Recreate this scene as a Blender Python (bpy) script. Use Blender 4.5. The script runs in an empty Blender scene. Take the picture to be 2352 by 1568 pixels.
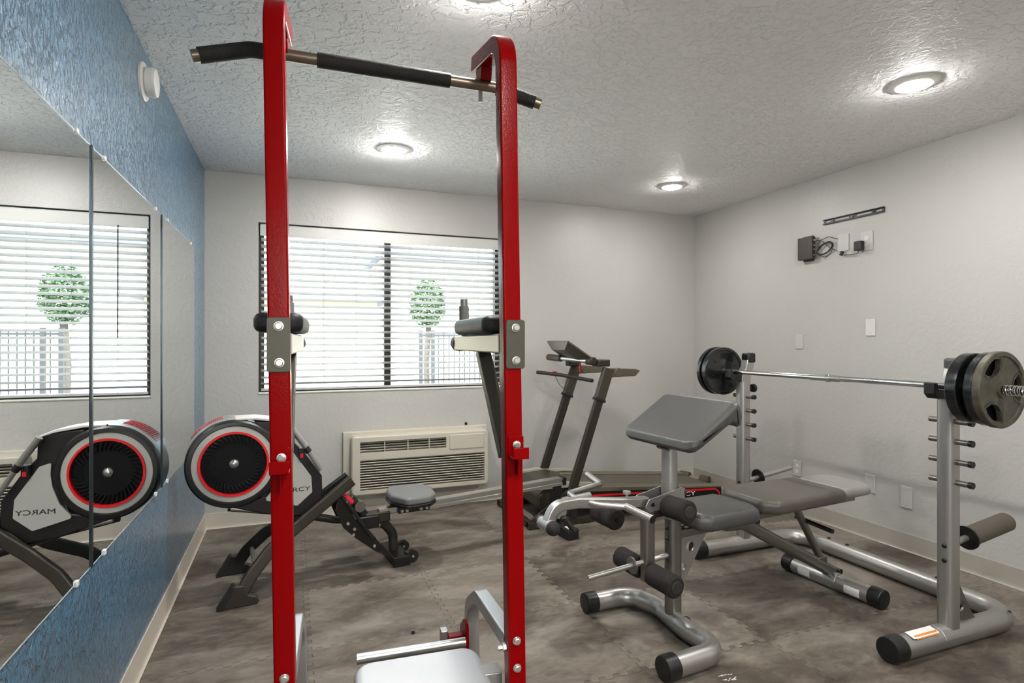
import bpy, bmesh, math, random
from mathutils import Vector, Matrix
random.seed(7)
PI = math.pi
sc = bpy.context.scene
C = sc.collection
V = Vector
rad = math.radians

# ------------------------------------------------------------------ helpers
def lin(c):
    if isinstance(c, str):
        c = [int(c[i:i+2], 16)/255 for i in (0, 2, 4)]
    return tuple(((x/12.92) if x <= .04045 else ((x+.055)/1.055)**2.4) for x in c) + (1,)

WL = {}
def props(o, label=None, cat=None, group=None, kind=None):
    if label: o['label'] = label
    if cat: o['category'] = cat
    if group: o['group'] = group
    if kind: o['kind'] = kind
    return o

def thing(name, label, cat, loc, group=None):
    o = bpy.data.objects.new(name, None)
    o.empty_display_size = .05
    C.objects.link(o)
    o.location = loc
    WL[o.name] = V(loc)
    return props(o, label, cat, group)

def part(name, bm, mat, parent=None, label=None, bevel=0, sharp=32, kind=None, flip=False):
    bmesh.ops.recalc_face_normals(bm, faces=bm.faces)
    if flip: bmesh.ops.reverse_faces(bm, faces=bm.faces)
    vs = [v.co for v in bm.verts]
    lo = V([min(v[i] for v in vs) for i in range(3)]); hi = V([max(v[i] for v in vs) for i in range(3)])
    c = (lo+hi)/2
    bmesh.ops.translate(bm, verts=bm.verts, vec=-c)
    me = bpy.data.meshes.new(name)
    bm.to_mesh(me); bm.free()
    me.materials.append(mat)
    for p in me.polygons: p.use_smooth = True
    me.set_sharp_from_angle(angle=rad(sharp))
    o = bpy.data.objects.new(name, me)
    C.objects.link(o)
    WL[o.name] = c
    if parent is not None:
        o.parent = parent
        o.location = c - WL[parent.name]
    else:
        o.location = c
    if bevel:
        m = o.modifiers.new('bevel', 'BEVEL'); m.width = bevel; m.segments = 2
        m.limit_method = 'ANGLE'; m.angle_limit = rad(40); m.harden_normals = False
    if sharp != 180 and len(me.polygons) < 20000:
        m = o.modifiers.new('weighted_normal', 'WEIGHTED_NORMAL'); m.keep_sharp = True; m.weight = 50
    if label: o['label'] = label
    if kind: o['kind'] = kind
    return o

def islands(bm):
    bm.verts.ensure_lookup_table(); seen = set(); out = []
    for v in bm.verts:
        if v in seen: continue
        st, comp = [v], []
        seen.add(v)
        while st:
            a = st.pop(); comp.append(a)
            for e in a.link_edges:
                b = e.other_vert(a)
                if b not in seen: seen.add(b); st.append(b)
        nb = bmesh.new(); mp_ = {}
        for a in comp: mp_[a] = nb.verts.new(a.co)
        fs = {f for a in comp for f in a.link_faces}
        for f in sorted(fs, key=lambda f: f.index): nb.faces.new([mp_[x] for x in f.verts])
        out.append(nb)
    bm.free()
    return out

def parts(name, bm, mat, parent, **k):
    return [part(name, b, mat, parent, **k) for b in islands(bm)]

def struct(name, bm, mat, bevel=0, parent=None, flip=False):
    return part(name, bm, mat, parent, bevel=bevel, kind='structure', flip=flip)

def single(name, bm, mat, label, cat, group=None, bevel=0, kind=None):
    o = part(name, bm, mat, None, bevel=bevel)
    return props(o, label, cat, group, kind)

def bmnew(): return bmesh.new()
def circ(r, n=20, e=1): return [(r*math.cos(2*PI*i/n), e*r*math.sin(2*PI*i/n)) for i in range(n)]
def rrect(w, h, r, n=4):
    out = []
    for cx, cy, a0 in ((w/2-r, h/2-r, 0), (-w/2+r, h/2-r, 90), (-w/2+r, -h/2+r, 180), (w/2-r, -h/2+r, 270)):
        for i in range(n+1):
            a = rad(a0+90*i/n); out.append((cx+r*math.cos(a), cy+r*math.sin(a)))
    return out

def rings(bm, layers, cap=True, close=False):
    vl = [[bm.verts.new(p) for p in L] for L in layers]
    n = len(vl[0])
    pairs = list(zip(vl, vl[1:]))
    if close: pairs.append((vl[-1], vl[0]))
    for a, b in pairs:
        for i in range(n):
            j = (i+1) % n
            bm.faces.new((a[i], a[j], b[j], b[i]))
    if cap and not close:
        bm.faces.new(list(reversed(vl[0]))); bm.faces.new(vl[-1])
    return bm

def box(bm, c, s, ax=None):
    c = V(c)
    ax = ax or (V((1,0,0)), V((0,1,0)), V((0,0,1)))
    ax = [V(a) for a in ax]
    hx, hy, hz = s[0]/2, s[1]/2, s[2]/2
    L = []
    for z in (-hz, hz):
        L.append([c+ax[0]*x*hx+ax[1]*y*hy+ax[2]*z for x, y in ((-1,-1),(1,-1),(1,1),(-1,1))])
    return rings(bm, L)

def bb(bm, x0, x1, y0, y1, z0, z1):
    return box(bm, ((x0+x1)/2, (y0+y1)/2, (z0+z1)/2), (abs(x1-x0), abs(y1-y0), abs(z1-z0)))

def basis(d):
    d = V(d).normalized()
    u = V((0,0,1)) if abs(d.z) < .9 else V((1,0,0))
    a = d.cross(u).normalized(); b = a.cross(d).normalized()
    return a, b, d

def cyl(bm, p0, p1, r, r1=None, n=20):
    p0, p1 = V(p0), V(p1); r1 = r if r1 is None else r1
    a, b, d = basis(p1-p0)
    L = []
    for p, q in ((p0, r), (p1, r1)):
        L.append([p+a*q*math.cos(2*PI*i/n)+b*q*math.sin(2*PI*i/n) for i in range(n)])
    return rings(bm, L)

def lathe(bm, prof, O, axis, n=32, ref=None, a0=0, a1=360, cap=True):
    """prof: list of (radius, height) from one end to the other"""
    O = V(O)
    if ref is not None:
        d = V(axis).normalized(); a = (V(ref)-d*V(ref).dot(d)).normalized(); b = d.cross(a)
    else:
        a, b, d = basis(axis)
    if a1-a0 >= 360:
        L = [[O+d*h+(a*math.cos(2*PI*i/n)+b*math.sin(2*PI*i/n))*max(r, 1e-4) for i in range(n)] for r, h in prof]
        return rings(bm, L, cap=cap)
    L = []
    for i in range(n+1):
        t = rad(a0+(a1-a0)*i/n)
        L.append([O+d*h+(a*math.cos(t)+b*math.sin(t))*max(r, 1e-4) for r, h in prof])
    return rings(bm, L)

def ring_lathe(bm, prof, O, axis, n=48, ref=None):
    """closed cross-section swept all the way round"""
    O = V(O)
    a, b, d = basis(axis)
    L = []
    for i in range(n):
        t = 2*PI*i/n
        L.append([O+d*h+(a*math.cos(t)+b*math.sin(t))*r for r, h in prof])
    return rings(bm, L, close=True)

def fillet(pts, r, n=6):
    pts = [V(p) for p in pts]
    out = [pts[0]]
    for i in range(1, len(pts)-1):
        p, a, b = pts[i], pts[i-1], pts[i+1]
        rr = r[i-1] if isinstance(r, (list, tuple)) else r
        if rr <= 0: out.append(p); continue
        da, db = (a-p), (b-p)
        la, lb = da.length, db.length
        da.normalize(); db.normalize()
        ang = da.angle(db)
        if ang > PI-.02: out.append(p); continue
        t = min(rr/math.tan(ang/2), la*.49, lb*.49)
        rr = t*math.tan(ang/2)
        s, e = p+da*t, p+db*t
        cdir = (da+db).normalized(); cc = p+cdir*(rr/math.sin(ang/2))
        v0, v1 = s-cc, e-cc
        tot = v0.angle(v1)
        for k in range(n+1):
            f = k/n
            w = (v0*math.sin((1-f)*tot)+v1*math.sin(f*tot))/math.sin(tot)
            out.append(cc+w)
    out.append(pts[-1])
    return out

def sweep(bm, path, sec, ref=None, closed=False):
    path = [V(p) for p in path]
    n = len(path)
    T = []
    for i in range(n):
        if closed: t = path[(i+1) % n]-path[i-1]
        elif i == 0: t = path[1]-path[0]
        elif i == n-1: t = path[-1]-path[-2]
        else: t = (path[i+1]-path[i]).normalized()+(path[i]-path[i-1]).normalized()
        T.append(t.normalized())
    L = []
    if ref is None:
        a, b, _ = basis(T[0])
        for i in range(n):
            if i:
                q = T[i-1].rotation_difference(T[i]); a = q @ a; b = q @ b
            L.append([path[i]+a*x+b*y for x, y in sec])
    else:
        ref = V(ref)
        for i in range(n):
            b = T[i].cross(ref).normalized(); a = b.cross(T[i]).normalized()
            L.append([path[i]+a*x+b*y for x, y in sec])
    return rings(bm, L, close=closed)

def tube(bm, pts, r, fr=0, n=16, ref=None, fn=6):
    return sweep(bm, fillet(pts, fr, fn) if fr else pts, circ(r, n), ref)

def prism(bm, poly, O, ux, uy, un, d0, d1):
    O, ux, uy, un = V(O), V(ux), V(uy), V(un)
    return rings(bm, [[O+ux*x+uy*y+un*d for x, y in poly] for d in (d0, d1)])

def offs(poly, d):
    n = len(poly); out = []
    area = sum(poly[i][0]*poly[(i+1) % n][1]-poly[(i+1) % n][0]*poly[i][1] for i in range(n))
    s = 1 if area > 0 else -1
    for i in range(n):
        p, a, b = V(poly[i]), V(poly[i-1]), V(poly[(i+1) % n])
        e0, e1 = (p-a), (b-p)
        if e0.length < 1e-7 or e1.length < 1e-7: out.append(tuple(p)); continue
        e0.normalize(); e1.normalize()
        n0, n1 = V((-e0.y, e0.x))*s, V((-e1.y, e1.x))*s
        m = n0+n1
        k = m.length_squared
        m = m*(2/k) if k > .4 else m.normalized()
        out.append((p.x+m.x*d, p.y+m.y*d))
    return out

def pround(bm, poly, O, ux, uy, un, d0, d1, r, n=5, both=True):
    """prism with rounded end edges"""
    O, ux, uy, un = V(O), V(ux), V(uy), V(un)
    L = []
    st = []
    for i in range(n+1):
        t = PI/2*i/n
        st.append((r*(1-math.sin(t)), d0+r*(1-math.cos(t))))
    for i in range(n+1):
        t = PI/2*(1-i/n)
        st.append((r*(1-math.sin(t)) if both else 0, d1-(r*(1-math.cos(t)) if both else 0)))
    for ins, d in st:
        pp = offs(poly, ins)
        L.append([O+ux*x+uy*y+un*d for x, y in pp])
    return rings(bm, L)

def smoothpoly(poly, r, n=4):
    pts = [V((x, y, 0)) for x, y in poly]
    m = len(pts); out = []
    for i in range(m):
        seg = fillet([pts[i-1]*.5+pts[i]*.5, pts[i], pts[i]*.5+pts[(i+1) % m]*.5], r, n)
        out += [(p.x, p.y) for p in seg[1:-1]]
    return out

def sphere(bm, c, r, sx=1, sy=1, sz=1, n=16):
    prof = []
    ret = bmesh.ops.create_uvsphere(bm, u_segments=n, v_segments=n//2+2, radius=r)
    for v in ret['verts']:
        v.co = V((v.co.x*sx, v.co.y*sy, v.co.z*sz))+V(c)
    return bm

def cut(bm, cutter):
    obs = []
    for b in (bm, cutter):
        bmesh.ops.recalc_face_normals(b, faces=b.faces)
        me = bpy.data.meshes.new('tmp'); b.to_mesh(me); b.free()
        o = bpy.data.objects.new('tmp', me); C.objects.link(o); obs.append(o)
    m = obs[0].modifiers.new('b', 'BOOLEAN'); m.operation = 'DIFFERENCE'; m.object = obs[1]; m.solver = 'EXACT'
    dg = bpy.context.evaluated_depsgraph_get()
    me = bpy.data.meshes.new_from_object(obs[0].evaluated_get(dg))
    out = bmesh.new(); out.from_mesh(me)
    for o in obs:
        d = o.data; bpy.data.objects.remove(o); bpy.data.meshes.remove(d)
    bpy.data.meshes.remove(me)
    return out

def textbm(s, O, ux, uy, un, width, height, depth=.0012):
    cu = bpy.data.curves.new('t', 'FONT'); cu.body = s; cu.extrude = .02
    o = bpy.data.objects.new('t', cu); C.objects.link(o)
    dg = bpy.context.evaluated_depsgraph_get()
    me = bpy.data.meshes.new_from_object(o.evaluated_get(dg))
    bm = bmesh.new(); bm.from_mesh(me)
    bpy.data.objects.remove(o); bpy.data.curves.remove(cu); bpy.data.meshes.remove(me)
    xs = [v.co.x for v in bm.verts]; ys = [v.co.y for v in bm.verts]
    x0, x1, y0, y1 = min(xs), max(xs), min(ys), max(ys)
    O, ux, uy, un = V(O), V(ux), V(uy), V(un)
    for v in bm.verts:
        x = (v.co.x-x0)/(x1-x0)*width; y = (v.co.y-y0)/(y1-y0)*height; z = depth if v.co.z > 0 else 0
        v.co = O+ux*x+uy*y+un*z
    return bm

def copy_tree(src, delta, parent=None):
    o = src.copy(); C.objects.link(o)
    WL[o.name] = WL[src.name]+V(delta)
    o.parent = parent
    if parent is None: o.location = src.location+V(delta)
    for ch in [c for c in bpy.data.objects if c.parent == src]:
        copy_tree(ch, delta, o)
    return o

# ------------------------------------------------------------------ materials
def mat(name, col, rough=.5, metal=0, spec=.5, coat=0, bump=None, var=None, sheen=0, emit=None):
    m = bpy.data.materials.new(name); m.use_nodes = True
    nt = m.node_tree; N = nt.nodes; L = nt.links
    p = N['Principled BSDF']
    p.inputs['Base Color'].default_value = lin(col) if isinstance(col, str) else tuple(col)+(1,)
    p.inputs['Roughness'].default_value = rough
    p.inputs['Metallic'].default_value = metal
    p.inputs['Specular IOR Level'].default_value = spec
    p.inputs['Coat Weight'].default_value = coat
    p.inputs['Coat Roughness'].default_value = .06
    tc = N.new('ShaderNodeTexCoord')
    if bump:
        sc_, st, det = bump
        t = N.new('ShaderNodeTexNoise'); t.inputs['Scale'].default_value = sc_; t.inputs['Detail'].default_value = det
        L.new(tc.outputs['Object'], t.inputs['Vector'])
        b = N.new('ShaderNodeBump'); b.inputs['Strength'].default_value = st; b.inputs['Distance'].default_value = .01
        L.new(t.outputs['Fac'], b.inputs['Height']); L.new(b.outputs['Normal'], p.inputs['Normal'])
    if var:
        col2, vs = var
        t = N.new('ShaderNodeTexNoise'); t.inputs['Scale'].default_value = vs; t.inputs['Detail'].default_value = 5
        L.new(tc.outputs['Object'], t.inputs['Vector'])
        r = N.new('ShaderNodeValToRGB'); r.color_ramp.elements[0].position = .35; r.color_ramp.elements[1].position = .65
        r.color_ramp.elements[0].color = lin(col); r.color_ramp.elements[1].color = lin(col2)
        L.new(t.outputs['Fac'], r.inputs['Fac']); L.new(r.outputs['Color'], p.inputs['Base Color'])
    if emit:
        p.inputs['Emission Color'].default_value = lin(emit[0]); p.inputs['Emission Strength'].default_value = emit[1]
    return m

def nmath(nt, op, a, b=None, c=None, clamp=False):
    n = nt.nodes.new('ShaderNodeMath'); n.operation = op; n.use_clamp = clamp
    for i, v in enumerate((a, b, c)):
        if v is None: continue
        if isinstance(v, (int, float)): n.inputs[i].default_value = v
        else: nt.links.new(v, n.inputs[i])
    return n.outputs[0]

def plaster(name, col, rough, strength, scale, dist, spec=.5, var=None, ridge=.5, coat=0, stretch=(1, 1, 1)):
    """painted drywall with a hand-trowelled knock-down texture"""
    m = bpy.data.materials.new(name); m.use_nodes = True
    nt = m.node_tree; N = nt.nodes; L = nt.links; p = N['Principled BSDF']
    p.inputs['Roughness'].default_value = rough
    p.inputs['Specular IOR Level'].default_value = spec
    p.inputs['Coat Weight'].default_value = coat
    p.inputs['Coat Roughness'].default_value = .25
    g = N.new('ShaderNodeNewGeometry')
    mp = N.new('ShaderNodeMapping'); mp.inputs['Scale'].default_value = stretch
    L.new(g.outputs['Position'], mp.inputs['Vector'])
    t = N.new('ShaderNodeTexNoise'); t.inputs['Scale'].default_value = scale; t.inputs['Detail'].default_value = 4
    t.inputs['Distortion'].default_value = .6
    L.new(mp.outputs[0], t.inputs['Vector'])
    r = N.new('ShaderNodeValToRGB'); r.color_ramp.elements[0].position = .46; r.color_ramp.elements[1].position = .54
    L.new(t.outputs['Fac'], r.inputs['Fac'])
    t2 = N.new('ShaderNodeTexNoise'); t2.inputs['Scale'].default_value = scale*2.3; t2.inputs['Detail'].default_value = 3
    L.new(mp.outputs[0], t2.inputs['Vector'])
    h = nmath(nt, 'ADD', nmath(nt, 'MULTIPLY', r.outputs['Color'], ridge), nmath(nt, 'MULTIPLY', t2.outputs['Fac'], 1-ridge))
    b = N.new('ShaderNodeBump'); b.inputs['Strength'].default_value = strength; b.inputs['Distance'].default_value = dist
    L.new(h, b.inputs['Height']); L.new(b.outputs['Normal'], p.inputs['Normal'])
    t3 = N.new('ShaderNodeTexNoise'); t3.inputs['Scale'].default_value = 1.3; t3.inputs['Detail'].default_value = 4
    L.new(g.outputs['Position'], t3.inputs['Vector'])
    rr = N.new('ShaderNodeValToRGB'); rr.color_ramp.elements[0].position = .3; rr.color_ramp.elements[1].position = .7
    rr.color_ramp.elements[0].color = lin(col); rr.color_ramp.elements[1].color = lin(var or col)
    L.new(t3.outputs['Fac'], rr.inputs['Fac']); L.new(rr.outputs['Color'], p.inputs['Base Color'])
    return m

M = {}
M['wall'] = plaster('warm white wall paint', 'b3b1ac', .4, .25, 26, .004, var='b8b6b2', ridge=.4)
M['ceil'] = plaster('white ceiling texture', 'f4f4f3', .6, .8, 28, .009, spec=.3, var='f6f6f5', ridge=.75)
M['blue'] = plaster('glossy blue wall paint', '3f6c8c', .28, 1.0, 36, .026, spec=.8, var='4a7a9a', ridge=.7, coat=.8, stretch=(1, 1.25, .8))
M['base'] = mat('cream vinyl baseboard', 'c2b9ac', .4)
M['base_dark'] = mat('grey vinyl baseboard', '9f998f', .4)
M['mirror'] = mat('silvered mirror glass', (.86, .89, .89), .008, 1)
M['mirror_edge'] = mat('polished glass edge', 'b9c6c6', .12, .3)
M['joint'] = mat('dark metal joint strip', '3d464c', .25, .8)
M['plastic_w'] = mat('white plastic', 'dedcd6', .35)
M['plastic_c'] = mat('cream plastic', 'c0baab', .4)
M['plate_w'] = mat('white cover plate', 'cfcdc9', .4)
M['plate_p'] = mat('off white cover plate', 'bebcb8', .4)
M['dark_in'] = mat('dark interior', '14110e', .7)
M['red'] = mat('gloss red powder coat', (.24, .0004, .001), .22, 0, .1, coat=0, bump=(220, .05, 2))
M['grey_plate'] = mat('grey painted steel plate', '4b483f', .42, .4)
M['zinc'] = mat('zinc bolt', 'c9c7c0', .3, .85)
M['chrome'] = mat('polished chrome', 'dadad8', .12, 1)
M['steel'] = mat('silver satin steel', 'a9a8a4', .3, .9)
M['silver'] = mat('silver grey powder coat', 'aeaca8', .36, .88)
M['silver_d'] = mat('dark silver powder coat', '84807a', .36, .88)
M['silver_l'] = mat('light silver paint', 'a9a8a5', .34, .6)
M['bronze'] = mat('black brown steel', '38322b', .45, .4)
M['black'] = mat('black plastic', '0f0e0e', .4)
M['black_g'] = mat('gloss black steel', '120f0e', .25, 0, .5, coat=.1)
M['rubber'] = mat('black rubber', '100f0f', .6)
M['foam'] = mat('brown black foam', '1a1412', .85, bump=(300, .3, 2))
M['foam_d'] = mat('black foam grip', '161412', .75, bump=(300, .3, 2))
M['vinyl'] = mat('charcoal vinyl', '454442', .42, 0, .55, bump=(160, .12, 4))
M['vinyl_b'] = mat('black vinyl', '15171a', .5, 0, .3, bump=(160, .1, 4))
M['vinyl_t'] = mat('taupe grey vinyl', '4f4a43', .4, 0, .55, bump=(160, .12, 4))
M['vinyl_l'] = mat('pale grey vinyl', '84817d', .42, 0, .5, bump=(160, .12, 4))
M['vinyl_sheen'] = mat('seat vinyl with painted sheen', 'b4b6b8', .3, 0, .6, bump=(60, .06, 4))  # tower seat vinyl; reflected window light is put into the pale base colour
M['iron'] = mat('black cast iron enamel', '17191b', .24, .2, .6, coat=.3, bump=(60, .12, 3))
M['iron_g'] = mat('worn grey cast iron', '565145', .5, .3, bump=(90, .3, 4), var=('464136', 30))
M['shell'] = mat('light grey shell plastic', 'b2b1aa', .35)
M['shell_g'] = mat('silver shell plastic', 'aab0b0', .3, .3)
M['red_p'] = mat('red plastic', 'd0141c', .35)
M['red_l'] = mat('red stripe', 'e01a20', .4)
M['belt'] = mat('grey brown treadmill belt', '544d41', .6, bump=(400, .2, 2))
M['rail_tm'] = mat('taupe plastic side rail', '666050', .45)
M['hood'] = mat('dark taupe hood plastic', '3d392f', .4)
M['console'] = mat('olive grey console plastic', '565142', .45)
M['slat'] = mat('grey white blind slat', 'b2b2b0', .5)
M['frame_d'] = mat('dark bronze aluminium', '33312f', .4, .5)
M['sill'] = mat('white sill paint', 'dddbd4', .4)
M['paper'] = mat('white label', 'e8e6e0', .5)
M['orange'] = mat('orange label', 'dc8a3c', .5)
M['green'] = mat('leaf green', '2f4a2a', .6, var=('1d331c', 9))
M['bark'] = mat('bark', '2c2722', .8)
M['stucco'] = mat('cream stucco', 'a39b86', .9, bump=(20, .3, 4))
M['stucco_w'] = mat('white stucco', '9f9d96', .9)
M['roof'] = mat('blue grey roof', '4c5668', .7)
M['iron_f'] = mat('grey iron fence', '2a2c30', .5, .4)
M['concrete'] = mat('pale concrete', 'b4b1aa', .9, var=('a6a39a', 2))
M['ink'] = mat('black lettering', '1c1c1c', .5)
M['white_ink'] = mat('white lettering', 'eeeeee', .5)
for k_, e_ in (('lens_strong', 140), ('lens', 88), ('lens_soft', 60)): M[k_] = mat('lit diffuser', 'ffffff', .5, emit=('fffcf8', e_))

def thin_glass():
    m = bpy.data.materials.new('window glass'); m.use_nodes = True
    nt = m.node_tree; N = nt.nodes; N.remove(N['Principled BSDF'])
    t = N.new('ShaderNodeBsdfTransparent'); t.inputs[0].default_value = (.93, .96, .95, 1)
    g = N.new('ShaderNodeBsdfGlossy'); g.inputs['Roughness'].default_value = .02
    mx = N.new('ShaderNodeMixShader'); lw = N.new('ShaderNodeLayerWeight'); lw.inputs[0].default_value = .12
    nt.links.new(lw.outputs['Fresnel'], mx.inputs[0]); nt.links.new(t.outputs[0], mx.inputs[1]); nt.links.new(g.outputs[0], mx.inputs[2])
    nt.links.new(mx.outputs[0], N['Material Output'].inputs[0])
    return m
M['glass'] = thin_glass()

def floor_mat():
    m = bpy.data.materials.new('grey foam jigsaw mats'); m.use_nodes = True
    nt = m.node_tree; N = nt.nodes; L = nt.links; p = N['Principled BSDF']
    g = N.new('ShaderNodeNewGeometry'); sp = N.new('ShaderNodeSeparateXYZ'); L.new(g.outputs['Position'], sp.inputs[0])
    X, Y = sp.outputs[0], sp.outputs[1]
    T = .61; X0, Y0 = .07, 2.515
    def wave(c, per=.062):
        s = nmath(nt, 'SINE', nmath(nt, 'MULTIPLY', c, 2*PI/per))
        return nmath(nt, 'MULTIPLY', nmath(nt, 'MINIMUM', nmath(nt, 'MAXIMUM', nmath(nt, 'MULTIPLY', s, 3.5), -1), 1), .0115)
    gx = nmath(nt, 'DIVIDE', nmath(nt, 'ADD', nmath(nt, 'SUBTRACT', X, X0), wave(Y)), T)
    gy = nmath(nt, 'DIVIDE', nmath(nt, 'ADD', nmath(nt, 'SUBTRACT', Y, Y0), wave(X)), T)
    def edge(gc):
        f = nmath(nt, 'FRACT', nmath(nt, 'ADD', gc, 100))
        return nmath(nt, 'MULTIPLY', nmath(nt, 'MINIMUM', f, nmath(nt, 'SUBTRACT', 1, f)), T)
    d = nmath(nt, 'MINIMUM', edge(gx), edge(gy))
    line = nmath(nt, 'SUBTRACT', 1, nmath(nt, 'DIVIDE', d, .004), clamp=True)
    fx, fy = nmath(nt, 'FLOOR', gx), nmath(nt, 'FLOOR', gy)
    cb = N.new('ShaderNodeCombineXYZ'); L.new(fx, cb.inputs[0]); L.new(fy, cb.inputs[1])
    wn = N.new('ShaderNodeTexWhiteNoise'); wn.noise_dimensions = '2D'; L.new(cb.outputs[0], wn.inputs['Vector'])
    # scuffed, cloudy wear
    mp = N.new('ShaderNodeMapping'); mp.inputs['Scale'].default_value = (1.0, 1.9, 1); mp.inputs['Rotation'].default_value = (0, 0, -.25)
    L.new(g.outputs['Position'], mp.inputs['Vector'])
    t1 = N.new('ShaderNodeTexNoise'); t1.inputs['Scale'].default_value = 1.9; t1.inputs['Detail'].default_value = 8; t1.inputs['Roughness'].default_value = .58; t1.inputs['Distortion'].default_value = .7
    L.new(mp.outputs[0], t1.inputs['Vector'])
    t2 = N.new('ShaderNodeTexNoise'); t2.inputs['Scale'].default_value = 9; t2.inputs['Detail'].default_value = 9; t2.inputs['Roughness'].default_value = .65; t2.inputs['Distortion'].default_value = 1.2
    L.new(mp.outputs[0], t2.inputs['Vector'])
    f = nmath(nt, 'ADD', nmath(nt, 'MULTIPLY', t1.outputs['Fac'], .68), nmath(nt, 'MULTIPLY', t2.outputs['Fac'], .32))
    f = nmath(nt, 'ADD', f, nmath(nt, 'MULTIPLY', nmath(nt, 'SUBTRACT', wn.outputs['Value'], .5), .13))
    r = N.new('ShaderNodeValToRGB'); e = r.color_ramp.elements
    e[0].position = .34; e[0].color = lin('3c352e')
    e[1].position = .64; e[1].color = lin('857d74')
    k = e.new(.45); k.color = lin('584f46')
    k = e.new(.53); k.color = lin('6e665c')
    L.new(f, r.inputs['Fac'])
    # thin scratches
    mp2 = N.new('ShaderNodeMapping'); mp2.inputs['Scale'].default_value = (2.2, 14, 1); mp2.inputs['Rotation'].default_value = (0, 0, .5)
    L.new(g.outputs['Position'], mp2.inputs['Vector'])
    t4 = N.new('ShaderNodeTexNoise'); t4.inputs['Scale'].default_value = 2.4; t4.inputs['Detail'].default_value = 7; t4.inputs['Distortion'].default_value = 2
    L.new(mp2.outputs[0], t4.inputs['Vector'])
    scr = nmath(nt, 'MULTIPLY', nmath(nt, 'SUBTRACT', .36, t4.outputs['Fac']), 6, clamp=True)
    dark = nmath(nt, 'MAXIMUM', nmath(nt, 'MULTIPLY', line, .85), nmath(nt, 'MULTIPLY', scr, .4))
    mx = N.new('ShaderNodeMix'); mx.data_type = 'RGBA'
    L.new(dark, mx.inputs[0]); L.new(r.outputs['Color'], mx.inputs[6]); mx.inputs[7].default_value = lin('3a352f')
    L.new(mx.outputs[2], p.inputs['Base Color'])
    p.inputs['Roughness'].default_value = .5; p.inputs['Specular IOR Level'].default_value = .4
    b = N.new('ShaderNodeBump'); b.inputs['Strength'].default_value = .5; b.inputs['Distance'].default_value = .002
    t3 = N.new('ShaderNodeTexNoise'); t3.inputs['Scale'].default_value = 120; t3.inputs['Detail'].default_value = 3
    L.new(g.outputs['Position'], t3.inputs['Vector'])
    hh = nmath(nt, 'SUBTRACT', nmath(nt, 'MULTIPLY', t3.outputs['Fac'], .3), line)
    L.new(hh, b.inputs['Height']); L.new(b.outputs['Normal'], p.inputs['Normal'])
    return m
M['floor'] = floor_mat()

# ------------------------------------------------------------------ room
XL, XR, YB, YF, ZC, WT = -.547, 3.505, 4.39, -2.2, 2.44, .16
WX0, WX1, WZ0, WZ1 = -.213, 1.60, .905, 2.11
struct('floor', bb(bmnew(), XL-WT, XR+WT, YF-WT, YB+WT, -.1, 0), M['floor'])
struct('ceiling', bb(bmnew(), XL-WT, XR+WT, YF-WT, YB+WT, ZC, ZC+.1), M['ceil'])
struct('wall_left', bb(bmnew(), XL-WT, XL, YF-WT, YB+WT, 0, ZC), M['blue'])
struct('wall_right', bb(bmnew(), XR, XR+WT, YF-WT, YB+WT, 0, ZC), M['wall'])
def holed(x0, x1, y0, y1, hx0, hx1, hz0, hz1):
    a = bb(bmnew(), x0, x1, y0, y1, 0, ZC)
    return cut(a, bb(bmnew(), hx0, hx1, y0-.1, y1+.1, hz0, hz1))
struct('wall_back', holed(XL, XR, YB, YB+WT, WX0, WX1, WZ0, WZ1), M['wall'])
struct('wall_front', holed(XL, XR, YF-WT, YF, -.45, .55, 1.2, 2.12), M['wall'])

def baseboard(pts):
    sec = [(-.0005, 0), (-.0005, -.105), (.003, -.104), (.004, -.02), (.009, -.006), (.016, -.0005)]
    bm = bmnew()
    L = []
    for (x, y), n in pts:
        L.append([V((x, y, 0))+V((n[0], n[1], 0))*a+V((0, 0, -b)) for a, b in sec])
    return rings(bm, L)
struct('baseboard_back', baseboard([((XL, YB-.0006), (0, -1)), ((XR, YB-.0006), (0, -1))]), M['base'])
struct('baseboard_left', baseboard([((XL+.0006, YF), (1, 0)), ((XL+.0006, YB), (1, 0))]), M['base'])
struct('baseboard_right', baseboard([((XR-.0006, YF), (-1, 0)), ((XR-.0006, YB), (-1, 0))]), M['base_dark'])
struct('baseboard_front', baseboard([((XL, YF+.0006), (0, 1)), ((XR, YF+.0006), (0, 1))]), M['base'])

def window(name, x0, x1, z0, z1, yin, yo, inward):
    """aluminium sliding window in the wall opening"""
    w = bpy.data.objects.new(name, None); C.objects.link(w)
    yc = (yin+yo)/2+inward*-.02
    w.location = ((x0+x1)/2, yc, z0); WL[w.name] = V(w.location); w['kind'] = 'structure'
    t = .035
    bm = bmnew(); xm = (x0+x1)/2
    bb(bm, x0, x0+t, yc-.03, yc+.03, z0, z1); bb(bm, x1-t, x1, yc-.03, yc+.03, z0, z1)
    bb(bm, x0+t, x1-t, yc-.03, yc+.03, z1-t, z1); bb(bm, x0+t, x1-t, yc-.03, yc+.03, z0, z0+t)
    bb(bm, xm-.025, xm+.025, yc-.025, yc+.025, z0+t, z1-t)
    part('window_frame', bm, M['frame_d'], w, bevel=.002)
    for a, b in ((x0+t, xm-.025), (xm+.025, x1-t)):
        part('pane', bb(bmnew(), a, b, yc-.003, yc+.003, z0+t, z1-t), M['glass'], w)
    return w
w1 = window('window_1', WX0, WX1, WZ0, WZ1, YB, YB+WT, -1)
part('window_sill', bb(bmnew(), WX0-.0, WX1+.0, YB-.006, YB+.05, WZ0-.0, WZ0+.012), M['sill'], w1, bevel=.003)
w2 = window('window_2', -.45, .55, 1.2, 2.12, YF, YF-WT, 1)

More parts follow.
